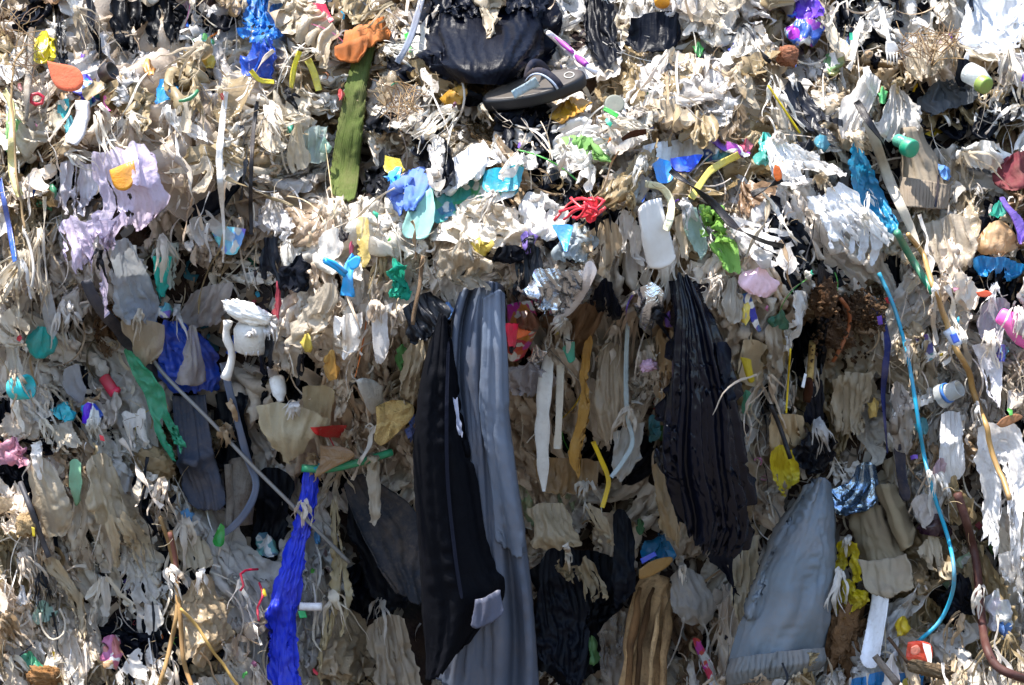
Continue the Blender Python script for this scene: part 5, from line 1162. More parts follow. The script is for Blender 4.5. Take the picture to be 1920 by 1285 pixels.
AUTO = []
def tufts(n, r_, lim, kind, cnt, length, width, mind, pals, y0=-60, y1=1340, at=None):
    made = []
    for (x, y) in (at or pick(n, r_, lim, mind=mind, reach=length[1] * .5, y0=y0, y1=y1)):
        k = int(r_.integers(*cnt)); S_ = 9
        ln = r_.uniform(*length) * r_.uniform(.7, 1.3)
        th = flow(x, y, r_)
        fan = r_.uniform(.08, .45)
        L_ = ln * r_.uniform(.35, 1.1, k)
        a = th + r_.normal(0, fan, k)
        t = np.linspace(0, 1, S_)
        sx = np.clip(r_.normal(0, .05, k), -.09, .09) * ln * .6; sy = np.clip(r_.normal(0, .05, k), -.08, .08) * ln
        gr = np.clip((y - 380) / 150, .15, 1)           # below the ledge the ends hang straight down
        aa = a[:, None] * (1 - .6 * gr * t) + .6 * noise(t[None] * 2.5 + r_.uniform(0, 99, (k, 1)), r_.uniform(0, 99, (k, 1)) + 0 * t, 5) + .35 * noise(t[None] * 6 + r_.uniform(0, 99, (k, 1)), 0 * t[None], 6)
        dx = np.sin(aa) * L_[:, None] / S_; dy = np.cos(aa) * L_[:, None] / S_
        px = x + sx[:, None] + np.cumsum(dx, 1) - ln * .4 * math.sin(th); py = y + sy[:, None] + np.cumsum(dy, 1) - ln * .4 * math.cos(th)
        w = r_.uniform(*width, k) * np.where(r_.random(k) < .2, 2.2, 1)
        wt = w[:, None] * (1 - .75 * t[None] ** 2) * (1 + .35 * noise(t[None] * 9 + r_.uniform(0, 99, (k, 1)), 0 * t[None], 8))
        d = look(HF, px, py)
        d = .5 * d + .5 * np.maximum.accumulate(d[:, ::-1], 1)[:, ::-1]
        hump = r_.uniform(.002, .02, (k, 1)) * np.sin(np.pi * t[None] ** .7) + .004 * noise(t[None] * 8 + r_.uniform(0, 99, (k, 1)), 0 * t[None], 9)
        d = d + .003 + hump
        tw = r_.normal(0, .6, (k, 1)) + 1.3 * noise(t[None] * 4 + r_.uniform(0, 99, (k, 1)), 0 * t[None], 10)
        ox, oy, od = np.cos(aa) * np.cos(tw) * wt / 2, -np.sin(aa) * np.cos(tw) * wt / 2, np.sin(tw) * wt / 2 * K
        P = to_world(np.stack([px - ox, px, px + ox], -1), np.stack([py - oy, py, py + oy], -1), np.stack([d - od, d + wt * K * .25, d + od], -1))
        F = (gridfaces(S_, 3)[None] + (np.arange(k) * S_ * 3)[:, None, None]).reshape(-1, 4)
        uv = np.stack([np.broadcast_to(np.array([0, .5, 1]) * .01, (k, S_, 3)), np.broadcast_to((t * ln * K)[None, :, None], (k, S_, 3))], -1).reshape(-1, 2)
        pal = pals[0] if r_.random() < .3 + .7 * np.clip((720 - y) / 300, 0, 1) or (x > 1500 and r_.random() < .5) else pals[1]
        c = hexc(pal[r_.integers(len(pal))]) * r_.uniform(.85, 1.1)
        if r_.random() < .07: c = hexc('#0c0f18')
        V = P.reshape(-1, 3); ctr = V.mean(0)
        o = link(kind, mesh_from(kind, V - ctr, F, 'blackstrand' if c.max() < .03 else 'strand', uv), ctr)
        paint(o, c); made.append(V)
        AUTO.append(dict(obj=o, mid=(x, y), col=c, rag=0, slits=0, crump=0, g=1, wpx=60, name=kind))
    splat(made)
def film_strands(n, r_):
    for (x, y) in pick(n, r_, .3, mind=34, reach=110):
        top = np.clip((480 - y) / 300, 0, 1)
        ln = r_.uniform(60, 200) * (1 - .4 * top); w = r_.uniform(3, 9)
        a = math.pi / 2 + r_.normal(0, .18 + .6 * top) + .2 * np.clip((700 - x) / 500, 0, 1) * (y > 600) * -1
        k = 7; tt = np.linspace(-.5, .5, k)
        wob = np.cumsum(r_.normal(0, .035, k)) * ln
        P = np.stack([x + np.cos(a) * tt * ln - np.sin(a) * wob, y + np.sin(a) * tt * ln + np.cos(a) * wob], 1)
        pal = PAL_LIGHT + PAL_TAN
        c = hexc(pal[r_.integers(len(pal))])
        if r_.random() < .08: c = hexc('#0d1018')
        o = strap('film_strand', None, None, None, P, w, c, 'blackstrand' if c.max() < .03 else 'strand', off=r_.uniform(.004, .018), twist=r_.normal(0, 3), taper=list(r_.uniform(.3, 1.5, 7)), wav=.5, t=.6)
        AUTO.append(dict(obj=o, mid=(x, y), col=c, rag=0, slits=0, crump=0, g=1, wpx=w * 4, name='film_strand'))
def pick(n, r_, lim, x0=-60, x1=1980, y0=-70, y1=1350, mind=30, reach=40):
    """spread places evenly over the bank, away from what stands in front"""
    out = []
    tries = 0
    while len(out) < n and tries < n * 60:
        tries += 1
        x, y = r_.uniform(x0, x1), r_.uniform(y0, y1)
        if look(avoid_soft, x, y) > lim or np.mean(look(avoid_soft, x + np.array([0, 0, 0, -.3, .3]) * reach, y + np.array([-.45, .45, 0, 0, 0]) * reach)) > lim: continue
        if any((x - a) ** 2 + (y - b) ** 2 < mind ** 2 for a, b in out[-400:]): continue
        out.append((x, y))
    return out

def tone(c):
    l = float(np.dot(c, (.21, .72, .07)))
    sat = (c.max() - c.min()) / (c.max() + 1e-6)
    if l < .05: return 'black'
    if sat > .62 and l < .35: return 'brown'
    if l > .68: return 'white'
    if l > .5: return 'cream' if sat > .18 else 'pale grey'
    if l > .3: return 'beige' if sat > .25 else 'grey'
    return 'tan'

def autos(n, kind, size, aspect, r_, lim, mind, seedpal, hang, mats, gg, rag, slits, **kw):
    for (x, y) in pick(n, r_, lim, mind=mind, reach=size[1]):
        top = np.clip((480 - y) / 300, 0, 1)          # lying heaps on the slope, hanging films below the ledge
        s = r_.uniform(*size)
        asp = r_.uniform(*aspect)
        if r_.random() < .75 * top: asp = r_.uniform(.35, .8)
        h, w = s * asp ** .5, s / asp ** .5
        pal = PAL_LIGHT if r_.random() < .35 + .6 * np.clip((700 - y) / 600, 0, 1) or x > 1500 and r_.random() < .6 else PAL_TAN
        c = hexc(pal[r_.integers(len(pal))]) * r_.uniform(.85, 1.08)
        k = r_.random()
        if k < .07: c = hexc('#0c0f17')
        elif k < .12: c = hexc(['#7d6a4c', '#6f5c42', '#94765a'][r_.integers(3)])
        rot = flow(x, y, r_) + (0 if hang else r_.normal(0, .5))
        nn = 5
        v = np.linspace(-.5, .5, nn)
        nar = r_.uniform(.08, .5) if hang else r_.uniform(.7, 1.1)
        prof = np.interp(v, [-.5, 0, .5], [nar, 1, r_.uniform(.5, 1.05)]) * w / 2
        cur = r_.normal(0, .12) * w
        mid = cur * (1 - 4 * v ** 2)
        l = np.stack([mid - prof * r_.uniform(.75, 1.2, nn), v * h + r_.normal(0, .05, nn) * h], 1)
        r = np.stack([mid + prof * r_.uniform(.75, 1.2, nn), v * h + r_.normal(0, .05, nn) * h], 1)
        cs, sn = math.cos(rot), math.sin(rot)
        Rm = np.array([[cs, -sn], [sn, cs]])
        l, r = l @ Rm + [x, y], r @ Rm + [x, y]
        if kind == 'film_scrap' and .12 < k < .17: c = hexc(['#b9cede', '#d8b8b8', '#bcd4b0', '#d6cfa0'][r_.integers(4)]) * .9
        mat = 'printed' if kind == 'film_scrap' and .12 < k < .17 else 'black' if c.max() < .03 else mats[r_.integers(len(mats))]
        sp = sheet(kind, None, None, None, l, r, c, mat, g=r_.uniform(*gg), gv=r_.uniform(1.02, 1.3), rag=r_.uniform(*rag), side=.04, hem=r_.uniform(0, .18), reg=r_.uniform(0, .35), slits=r_.integers(0, slits + 1),
                   off=r_.uniform(.006, .05), crump=r_.uniform(.2, .6), auto=True, roll=r_.uniform(-.015, .02), fine=r_.uniform(.0025, .0055), curl=r_.uniform(-.01, .02), tilt=(r_.normal(0, .25), r_.normal(0, .2)), **kw)
        SPECS.pop(); sp['rot'] = rot; sp['hang'] = hang; sp['mid'] = (x, y)
        yield sp

def run(specs):
    specs = list(specs)
    build_sheets(specs)
    AUTO.extend(specs)

r_a = np.random.default_rng(101)
# loose cover right on the soil, mostly darkened as painted shade in the gaps
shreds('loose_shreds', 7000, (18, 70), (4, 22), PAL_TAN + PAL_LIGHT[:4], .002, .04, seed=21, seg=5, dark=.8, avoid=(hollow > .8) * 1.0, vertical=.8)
run(autos(200, 'film_scrap', (100, 210), (.7, 2.0), r_a, .95, 50, 0, False, ['film', 'soft', 'film', 'strand', 'clear', 'glossy'], (1.5, 2.4), (.05, .35), 3))
build_sheets([s for s in HEROES if s['z'] == 1])
tufts(60, r_a, .75, 'film_tuft', (9, 22), (80, 200), (3, 12), 70, (PAL_LIGHT, PAL_TAN))
run(autos(215, 'hanging_film', (140, 300), (1.0, 2.6), r_a, .66, 54, 0, True, ['film', 'film', 'soft', 'soft', 'strand', 'clear'], (1.5, 2.4), (.05, .4), 6))
shreds('stringy_shreds', 1500, (50, 150), (1.5, 5), PAL_LIGHT + PAL_TAN, .005, .03, seed=24, seg=10, avoid=avoid, vertical=.9, curl=.25)
shreds('fine_shreds', 1400, (14, 40), (2, 8), PAL_LIGHT + PAL_TAN, .003, .05, seed=23, seg=5, avoid=avoid)
build_sheets([s for s in HEROES if s['z'] == 2])
build_sheets([s for s in HEROES if s['z'] == 3])
build_sheets([s for s in HEROES if s['z'] == 4])
adopt()
run(autos(90, 'twisted_film', (60, 120), (2.2, 5.0), r_a, .22, 46, 0, True, ['strand', 'strand', 'film'], (1.5, 2.2), (.1, .4), 4))
run(autos(70, 'plastic_shred', (30, 75), (.7, 2.6), r_a, .15, 34, 0, False, ['film', 'soft', 'wrapper', 'clear'], (1.2, 1.8), (.1, .5), 4))
tops = []
for sp in HEROES:
    if sp['z'] >= 2 and not sp['part'] and sp['hpx'] > 70 and sp['mat'] in ('film', 'soft', 'strand', 'clear', 'glossy') and r_a.random() < .6:
        tops.append(((sp['L'][0][0] + sp['R'][0][0]) / 2 + r_a.normal(0, 6), (sp['L'][0][1] + sp['R'][0][1]) / 2 + r_a.uniform(0, 14)))
tufts(0, r_a, 1, 'shredded_tuft', (6, 14), (40, 90), (3, 10), 0, (PAL_LIGHT, PAL_TAN), at=tops)
tufts(60, r_a, .3, 'shredded_tuft', (7, 18), (50, 130), (2, 9), 50, (PAL_LIGHT, PAL_TAN))
film_strands(120, np.random.default_rng(303))

# ================================================================== solid things
# --- black flip-flop on the ledge
def flip_flop():
    o = bpy.data.objects.new('flip_flop', None); COL.objects.link(o); o.empty_display_size = .05
    c = to_world(1010, 182, .19); o.location = c; WORLD['flip_flop'] = Vector(c)
    tag(o, 'worn black flip-flop lying on its side slope at the top of the ledge', 'flip-flop'); ANCH.append((1010, 182, 'black flip-flop'))
    KEYS['ff'] = o
    # footbed as a slab lying on the slope: long axis in the picture 905..1112, width goes back into the bank
    n = 40
    a = np.linspace(0, 2 * np.pi, n, endpoint=False)
    lx = np.cos(a); wd = np.sin(a)
    wid = (.5 + .06 * lx - .06 * np.cos(2 * a)) * np.sign(wd) * np.abs(wd) ** .8
    bx, by = np.meshgrid(np.linspace(900, 1110, 30), np.linspace(150, 222, 12))
    q0 = float(np.percentile(look(HF, bx, by), 78))
    base = to_world(912, 208, q0 + .02); end = to_world(1106, 158, q0 + .012)
    ax = end - base; ln = np.linalg.norm(ax); ax /= ln
    wdir = np.array([.1, .80, .45]); wdir -= ax * wdir.dot(ax); wdir /= np.linalg.norm(wdir)
    up = np.cross(ax, wdir); up = up if up[2] > 0 else -up
    mid = (base + end) / 2 + wdir * .042
    def ring(s, h): return mid + (lx * s)[:, None] * ln / 2 * ax + (wid * s)[:, None] * .098 * wdir + h * up
    def slab(name, rs, mat, col):
        V = np.array([ring(s, h) for s, h in rs])
        uv = np.stack([np.broadcast_to(lx * .1, V.shape[:2]), np.broadcast_to(wid * .05, V.shape[:2])], -1).reshape(-1, 2)
        return finish(name, V.reshape(-1, 3), gridfaces(len(rs), n, wrap=True), None, uv, mat, col, None, None, None, (0, 0), o, None, None), V
    _, V = slab('sole', [(0, -.013), (.9, -.013), (.985, -.011), (1, -.006), (1, .006), (.985, .010), (.95, .011)], 'darkrubber', '#0b0d13'); splat([V])
    slab('footbed', [(.955, .009), (.95, .0125), (.8, .0115), (.4, .0105), (0, .0105)], 'darkrubber', '#4a433c')
    # straps: from the toe post to both sides
    def bridge(a0, b0, a1, b1, hgt, w, name, col):
        t = np.linspace(0, 1, 18)
        C = mid + ((a0 + (a1 - a0) * t) * ln / 2)[:, None] * ax + ((b0 + (b1 - b0) * t) * .098)[:, None] * wdir + (.010 + hgt * np.sin(np.pi * np.clip(t * .9 + .1, 0, 1)) ** .7)[:, None] * up
        h = w / 2
        V, F, tr, uv = sweep(C, np.array([[-h, -.0015], [h, -.0015], [h, .0015], [-h, .0015]]), np.linspace(.55, 1.1, 18))
        finish(name, V, F, tr, uv, 'fabric', col, None, None, None, (0, 0), o, None, None); splat([V])
    bridge(-.12, .0, .42, -.5, .034, .017, 'strap', '#1c2233'); bridge(-.12, .0, .34, .48, .036, .017, 'strap', '#1c2233')
    bridge(-.14, -.03, .38, -.53, .030, .004, 'strap_trim', '#a9b2c4'); bridge(-.09, .03, .46, -.46, .037, .004, 'strap_trim', '#a9b2c4')
    # plug ring in the heel
    t = np.linspace(0, 2 * np.pi, 20)
    C = mid + (.70 + .09 * np.cos(t))[:, None] * ln / 2 * ax + (.16 * np.sin(t))[:, None] * .098 * wdir + .0125 * up
    V, F, tr, uv = sweep(C, circle(.0012, 6)); finish('plug_ring', V, F, tr, uv, 'hard', '#c9c4bb', None, None, None, (0, 0), o, None, None)
flip_flop()
strap('tape_scrap', 'tape', 'piece of pale blue tape lying over the front of the black flip-flop', None, '962,178 985,165 1008,153', 16, '#9fb3ba', 'wrapper', off=.012)
# salmon sole
plate('shoe_sole', 'shoe sole', 'salmon orange heel sole hanging under the thin black tatter', 'salmon sole', '88,114 104,118 138,125 152,136 157,155 148,168 130,172 108,165 98,152 92,132', 9, '#d4694a', 'foam', off=.03, slope=(0, .3), rough=.06)
tube('ring', 'ring', 'red plastic ring at upper left, left of the teal scrap', 'red ring', '57,190 60,178 74,176 82,184 78,194 64,196 57,190', 3.2, '#c81f3a', 'hard', off=.012)
sheet('cloth_tube', 'cloth', 'white flattened cloth tube hanging at upper left', 'white cloth tube', '146,186 140,215 122,250', '168,188 166,220 146,262', '#e3e1e2', 'wrapper', z=3, g=1.04, nf=1.5, roll=.03, off=.015, rag=.02, side=0, crump=.06, thick=.002)
build_sheets([SPECS.pop()])
tube('rim', 'plastic rim', 'dark green curved plastic rim right of the flat blue shard', 'green rim', '335,190 352,187 365,178 371,170', 4, '#1c8050', 'hard', off=.01, taper=[.6, 1, .8])
lathe('cup', 'cup', 'small black cup lying among scraps at the upper left', 'small black cup', 192, 142, [(0, 0), (0, 12), (2, 15), (24, 17), (25, 17), (25, 14.5), (8, 12), (8, 0)], (1, -.35), '#0c0e14', 'hard', tilt=.5, off=.015)
strap('yellow_strap', 'strap', 'pale yellow strap hanging over the green packet at the far left', 'pale yellow strap', '8,170 22,200 22,290 26,340 38,368', 14, '#d5c98a', 'wrapper', off=.012)
tube('cord', 'cord', 'thin brown cord hanging at the far left beside the green packet', None, '42,90 24,130 24,200 30,280 36,360 48,430', 2.2, '#8d7654', 'fabric', off=.008, jit=3)
tube('dry_stalk', 'stalk', 'grey dry stalk standing at the upper left', 'grey stalk', '58,55 56,110 52,170 50,228', 6, '#9b9184', 'wood', off=.012, jit=2, taper=[1, .8, 1, .5])
strap('blue_strap', 'strap', 'blue strap hanging down at the left edge', 'blue strap', '0,335 8,380 18,430 28,490', 9, '#1d50a8', 'wrapper', off=.012)
tube('cord', 'cord', 'pale cord looping down at the left below the blue strap', None, '45,430 58,470 63,510 58,545', 2.4, '#bdb6ab', 'fabric', off=.01)
strap('yellow_strap', 'strap', 'short yellow strap curling beneath the blue mesh sack', 'curled yellow strap', '470,132 486,150 514,154', 9, '#e2cf1f', 'wrapper', off=.012)
strap('yellow_strap', 'strap', 'yellow strap standing left under the puffy white film', None, '562,96 552,125 546,165', 10, '#e4d21f', 'wrapper', off=.012, twist=.5)
strap('yellow_strap', 'strap', 'yellow strap with a folded end under the puffy white film', None, '577,112 588,135 598,170', 14, '#e0d14a', 'wrapper', off=.012, twist=.4)
strap('grey_strap', 'strap', 'translucent grey strap running down beside the big black bag', 'grey strap', '795,-20 785,20 768,75 745,118', 12, '#8f94a0', 'glossy', off=.02)
strap('white_strap', 'strap', 'long white strap hanging straight on the left side', 'long white strap', '424,172 418,220 411,300 416,380 420,440 418,492', 11, '#e6e3de', 'wrapper', off=.02, taper=[.7, 1, 1, .8, .4, .2])
strap('rope', 'cord', 'flat black cord hanging left of the knotted cream film', 'flat black cord', '482,190 474,260 470,350 471,440', 7, '#101118', 'rubber', off=.018)
# toothbrush
def toothbrush():
    o = tube('toothbrush', 'toothbrush', 'white and purple toothbrush sticking out right of the big black bag', 'toothbrush', '1028,62 1050,80 1082,108 1118,138', 6.5, '#e8e4ea', 'hard', off=.03, taper=[.8, 1, 1.15, 1, .8], n=18)
    tube('grip', None, None, None, '1042,71 1060,86 1074,98', 6.9, '#9a3a9c', 'hard', parent=o, p=[float(look(HF, 1042, 71)) + .001, float(look(HF, 1074, 98)) + .001], n=8, taper=[.3, .85, .5], sp=False)
    tube('grip', None, None, None, '1080,105 1090,114 1100,122', 7.2, '#8f2f96', 'hard', parent=o, p=[float(look(HF, 1080, 105)) + .001, float(look(HF, 1100, 122)) + .001], n=8, taper=[.5, 1, .7], sp=False)
toothbrush()
lathe('bottle_cap', 'bottle cap', 'orange yellow cap cut by the top edge of the photo', 'orange cap', 1241, -6, [(0, 0), (0, 13), (2, 14), (16, 14), (18, 13), (18, 0)], (0, 1), '#f0a41c', 'hard', tilt=.6, off=.02, ridges=.02, k=36)  # a loose bottle cap with a ridged rim
lathe('plastic_disc', 'lid', 'round grey lid right of the mustard paper', 'round grey lid', 1152, 198, [(0, 0), (0, 15), (1.5, 17), (6, 17), (6.5, 14), (5.5, 0)], (.1, -.6), '#75776c', 'rubber', tilt=1.2, off=.012)
strap('green_twist', 'straw', 'short bright green twist right of the mustard paper', None, '1132,203 1145,210 1158,218', 7, '#22a838', 'wrapper', off=.012)
strap('brown_comb', 'comb', 'rust brown curved piece above the blue printed sack', 'rust brown piece', '1166,262 1185,252 1212,247', 11, '#6f3a26', 'wood', off=.015, taper=[.6, 1, .9])
strap('yellow_strap', 'strap', 'yellow strap bent across the ledge above the lime green net', 'bent yellow strap', '1296,372 1310,350 1335,318 1386,290', 12, '#e0cf5e', 'wrapper', off=.014)
strap('cream_strap', 'strap', 'cream strap arching over the quilted white pad', 'cream strap', '1210,345 1240,352 1258,378 1256,410 1248,432', 12, '#e6dfb8', 'wrapper', off=.014)
strap('black_twist', 'film strands', 'black twisted film rope crossing the ledge to the right', 'black twisted rope', '1256,320 1290,345 1335,380 1378,425 1430,452 1470,462', 16, '#0c0f17', 'strand', off=.018, twist=6, taper=[.5, 1, .8, 1.1, 1.2, .5])
strap('black_twist', 'film strands', 'short black twisted film right end of the ledge', None, '1410,365 1440,350 1466,335', 12, '#0c0f17', 'strand', off=.016, twist=3)
# red net bag: thin cords knotted in loops
def red_net():
    o = sheet('red_net', 'net', 'tangled bright red net lying on the fluffy white film', 'red net', '1105,362 1092,380 1095,400', '1125,370 1118,388 1112,402', '#ea1f3c', 'wrapper', z=3, g=1.7, gv=1.4, nf=4, off=.02, crump=.4, rag=.2, key='rednet')
    build_sheets([SPECS.pop()])
    for s in ('1110,372 1085,378 1062,390 1040,410', '1118,392 1134,388 1128,402 1106,416', '1100,385 1105,400 1098,412 1070,415', '1095,380 1070,396 1045,404', '1104,398 1085,392 1068,378', '1112,366 1130,380 1116,398 1094,392', '1050,408 1072,402 1098,396 1120,402', '1088,374 1098,390 1090,408 1076,418'):
        tube('net_cord', None, None, None, s, 2.3, '#e81c38', 'wrapper', off=.006, jit=7, parent=KEYS['rednet'], taper=[.8, 1.3, .7, 1.2])
red_net()
# fork
def fork():
    o = strap('fork', 'fork', 'white plastic fork standing upright at the top right', 'white fork', '1652,15 1660,50 1668,80', 8, '#eceae6', 'hard', off=.03, t=3)
    p0 = float(look(HF, 1668, 80))
    plate('fork_head', None, None, None, '1661,78 1676,78 1683,88 1684,100 1662,102 1660,90', 2.5, '#eceae6', 'hard', p=p0 + .004, parent=o)
    for k in range(4):
        x = 1663.5 + k * 6
        tube('tine', None, None, None, f'{x},99 {x+.6},112 {x+.9},122', 1.7, '#eceae6', 'hard', p=[p0 + .003, p0 + .006, p0 + .002], n=6, taper=[1.2, 1, .5], parent=o, k=6)
fork()
lump('stone', 'stone', 'reddish brown stone at upper right below the purple wrappers', 'reddish stone', 1476, 106, 20, 19, '#8c5a42', off=.012, seed=4)
plate('plastic_shard', 'plastic shard', 'narrow white plastic shard over black film left of the green capped bottle', 'narrow white shard', '1812,97 1818,104 1806,142 1800,146 1801,125', 3, '#f0eeec', 'hard', off=.035)
sheet('black_scrap', 'film scrap', 'black film scrap behind the narrow white shard', None, '1795,105 1788,130 1800,155', '1822,110 1822,135 1812,158', '#0c0e15', 'black', z=2, off=.012); build_sheets([SPECS.pop()])
# bottles seen from their caps
def bottle(label, anchor, px, py, axis, tilt, bodycol, capcol, rb, rc, ln):
    q = float(look(HF, px, py)) + .012
    o = lathe('bottle', 'bottle', label, anchor, px, py, [(0, 0), (0, rb * .8), (3, rb), (ln * .55, rb), (ln * .8, rb * .7), (ln, rb * .55), (ln, 0)], axis, bodycol, 'glossy' if rb < 14 else 'clear', tilt=tilt, p=q)
    ax = np.array(axis, float); ax /= np.linalg.norm(ax)
    d = ln * .86
    lathe('cap', None, None, None, px + ax[0] * d * math.cos(tilt), py + ax[1] * d * math.cos(tilt), [(0, rc * .5), (0, rc * .95), (2, rc), (rc, rc), (rc * 1.12, rc * .96), (rc * 1.2, rc * .8), (rc * 1.2, 0)], axis, capcol, 'hard', tilt=tilt,
          p=q + d * K * math.sin(tilt), parent=o, ridges=.018, k=48)
bottle('clear bottle with an olive green cap poking out at the upper right', 'green capped bottle', 1814, 135, (.75, .66), .8, '#dfe4e4', '#7f9f36', 19, 15.5, 52)
bottle('teal bottle neck with teal cap poking out above the khaki trouser leg', 'teal capped bottle', 1680, 262, (.8, .55), .85, '#55b49a', '#12936e', 11.5, 16.5, 38)
strap('beige_strap', 'strap', 'long beige cloth strap hanging left of the khaki trouser leg', 'beige strap', '1628,228 1650,290 1672,350 1700,410 1722,460', 18, '#c9bda9', 'fabric', off=.02, taper=[1.1, 1, 1.1, .9, .5])
strap('black_strap', 'strap', 'black twisted strap left of the teal capped bottle', 'black twisted strap', '1606,190 1630,230 1655,265 1668,295', 14, '#11131b', 'strand', off=.018, twist=2)
strap('drawstring', None, 'navy drawstring', None, '1760,328 1758,355 1754,388', 5, '#1d2231', 'fabric', off=.006, parent=KEYS['khaki'])
tube('cord', 'cord', 'thin yellow cord slanting beside the black wisps', 'thin yellow cord', '1440,160 1470,205 1500,250', 2, '#d0b524', 'fabric', off=.01)
plate('orange_scrap', 'plastic scrap', 'orange scrap left of the diagonal white film', None, '1452,308 1462,314 1466,334 1456,340 1450,325', 3, '#e06a1c', 'wrapper', off=.015)
plate('orange_scrap', 'plastic scrap', 'flat orange red scrap under the beige film on the right', None, '1830,548 1850,545 1860,550 1855,556 1835,556', 3, '#e6552a', 'hard', off=.02)
# green pipe, tan hose, teal cable
tube('green_pipe', 'pipe', 'straight dark green pipe leaning on the right', 'green pipe', '1682,436 1700,470 1725,510 1751,551', 6.5, '#0d7a5c', 'hard', off=.05, n=12)
def hose():
    o = tube('hose', 'hose', 'long tan hose winding down the right side with a blue connector', 'tan hose', '1700,438 1728,478 1752,535 1770,590 1786,632 1812,690 1838,770 1864,850 1892,935', 5.2, '#b0894e', 'hard', off=.022, taper=[.8, .9, 1, 1, 1.1, .9, .9, .9], jit=3)
    q = float(look(HF, 1787, 633))
    tube('connector', None, 'white and blue connector', None, '1777,618 1787,633 1796,648', 10, '#cfd8e6', 'hard', p=[q + .002, q + .002], n=6, parent=o)
    plate('connector_label', None, 'blue block on the connector', None, '1781,628 1793,624 1800,640 1788,645', 4, '#2c62d8', 'hard', p=q + .013, parent=o)
hose()
tube('cable', 'cable', 'long turquoise cable curving down the right side', 'turquoise cable', '1648,512 1672,565 1690,620 1704,680 1716,750 1732,850 1752,930 1775,1000 1788,1060 1786,1110 1762,1165 1722,1203', 3.6, '#0f93b5', 'hard', off=.03)
lump('clay_clod', 'clod', 'pale clay clod in the dark soil hollow', None, 1625, 615, 24, 12, '#a8927c', off=.01, seed=21)
lump('soil_clod', 'clod', 'dark soil clod under the ragged white sheet', 'dark soil clod', 1605, 580, 36, 24, '#4a3426', 'stone', off=.012, seed=22, rough=.5)
lump('soil_clod', 'clod', 'dark soil clod under the rusty cable', None, 1570, 625, 30, 28, '#523b2b', 'stone', off=.01, seed=23, rough=.5)
lump('soil_clod', 'clod', 'dark soil clod left of the rusty cable', None, 1545, 560, 22, 32, '#46301f', 'stone', off=.0, seed=24, rough=.5)
tube('rusty_cable', 'cable', 'rusty brown bent wire in the dark soil hollow', 'rusty cable', '1576,560 1590,580 1593,605 1582,640 1562,678', 3.6, '#8e5230', 'rubber', off=.014)
strap('navy_strap', 'strap', 'navy strap hanging between the soil clods and the turquoise cable', 'navy strap', '1632,578 1650,590 1664,640 1660,690 1656,740 1660,800 1664,850', 13, '#232a58', 'fabric', off=.02, twist=.6, taper=[.6, 1, 1, 1, .9, .5, .3])
def bone_stick():
    o = tube('wooden_stick', 'handle', 'pale wooden handle with a dark tip hanging among black strands', 'pale handle', '1523,642 1520,680 1517,715', 6, '#c9a868', 'wood', off=.02, n=8)
    tube('tip', None, 'dark brown tip', None, '1517,712 1515,735 1513,752', 8, '#43261c', 'wood', off=.018, n=6, taper=[.7, 1.1, .8], parent=o)
bone_stick()
plate('card_strip', 'card', 'thin white card strip beside the dark tip of the pale handle', None, '1508,700 1513,702 1508,728 1502,726', 2, '#e3e4e8', 'hard', off=.03)
tube('cord', 'cord', 'thin yellow cord hanging above the yellow pleated film', None, '1482,655 1478,710 1474,775', 1.8, '#d8bd22', 'fabric', off=.03)
tube('rope', 'cord', 'black cord running into the yellow pleated film', None, '1445,760 1462,800 1482,860', 4, '#10131b', 'rubber', off=.025)
# clear bottle mouth
def mouth():
    o = lathe('bottle', 'bottle', 'mouth of a clear bottle with a blue band, pointing out right of the turquoise cable', 'clear bottle mouth', 1764, 744, [(0, 22), (10, 20), (18, 16), (40, 15.5), (41, 14), (40, 12.5), (14, 12.5), (4, 12), (4, 0)], (.85, -.5), '#cfd3d2', 'clear', tilt=.7, off=.02)
    lathe('band', None, 'blue band', None, 1764 + 14 * .66, 744 - 14 * .39, [(0, 16.5), (0, 18.5), (6, 18.5), (6, 16.5)], (.85, -.5), '#1e6fc0', 'hard', tilt=.7, p=float(-WORLD[o.name][1]) - .002, parent=o)
mouth()
# pink bottle
def pink_bottle():
    o = lathe('detergent_bottle', 'bottle', 'hot pink bottle cut off by the right edge of the photo', 'pink bottle', 1872, 590, [(0, 0), (0, 10), (3, 14), (20, 16), (32, 24), (50, 30), (110, 32), (114, 30), (114, 0)], (.88, .5), '#ee5fb4', 'hard', tilt=.1, off=.05, k=28, flat=.7)
    lathe('cap', None, 'grey cap', None, 1914, 612, [(0, 0), (0, 14), (3, 16), (14, 16), (16, 13), (16, 0)], (.3, .1), '#9b8f92', 'hard', tilt=1.2, p=float(-WORLD[o.name][1]) + .012, parent=o)
pink_bottle()
tube('dark_cable', 'cable', 'thick dark red brown cable bending to the bottom right corner', 'dark red cable', '1795,925 1815,990 1830,1050 1836,1110 1842,1170 1850,1215 1872,1252 1935,1278', 7.5, '#4a2a26', 'rubber', off=.02)
def red_card():
    o = plate('red_card', 'card', 'crumpled red orange card at the end of the turquoise cable', 'red orange card', '1702,1204 1726,1202 1746,1210 1746,1240 1722,1243 1700,1238', 3, '#ee4a28', 'wrapper', off=.03, rough=.6)
    plate('printed_patch', None, 'pale blurred patch', None, '1708,1214 1720,1210 1726,1220 1718,1228 1708,1226', 1, '#e8876e', 'wrapper', p=float(-WORLD[o.name][1]) + .009, parent=o)
    sheet('white_tear', None, 'white torn corner', None, '1728,1203 1736,1222 1738,1240', '1744,1208 1748,1226 1746,1241', '#e9dfda', 'wrapper', z=3, off=.004, g=1.1, part='redcard'); KEYS['redcard'] = o
    build_sheets([SPECS.pop()])
red_card()
lump('sponge', 'sponge', 'brown matted sponge lump right of the grey trouser cuff', 'brown sponge', 1585, 1190, 40, 62, '#77583c', 'stone', off=.02, seed=31, rough=.7, rot=20, rz=32)
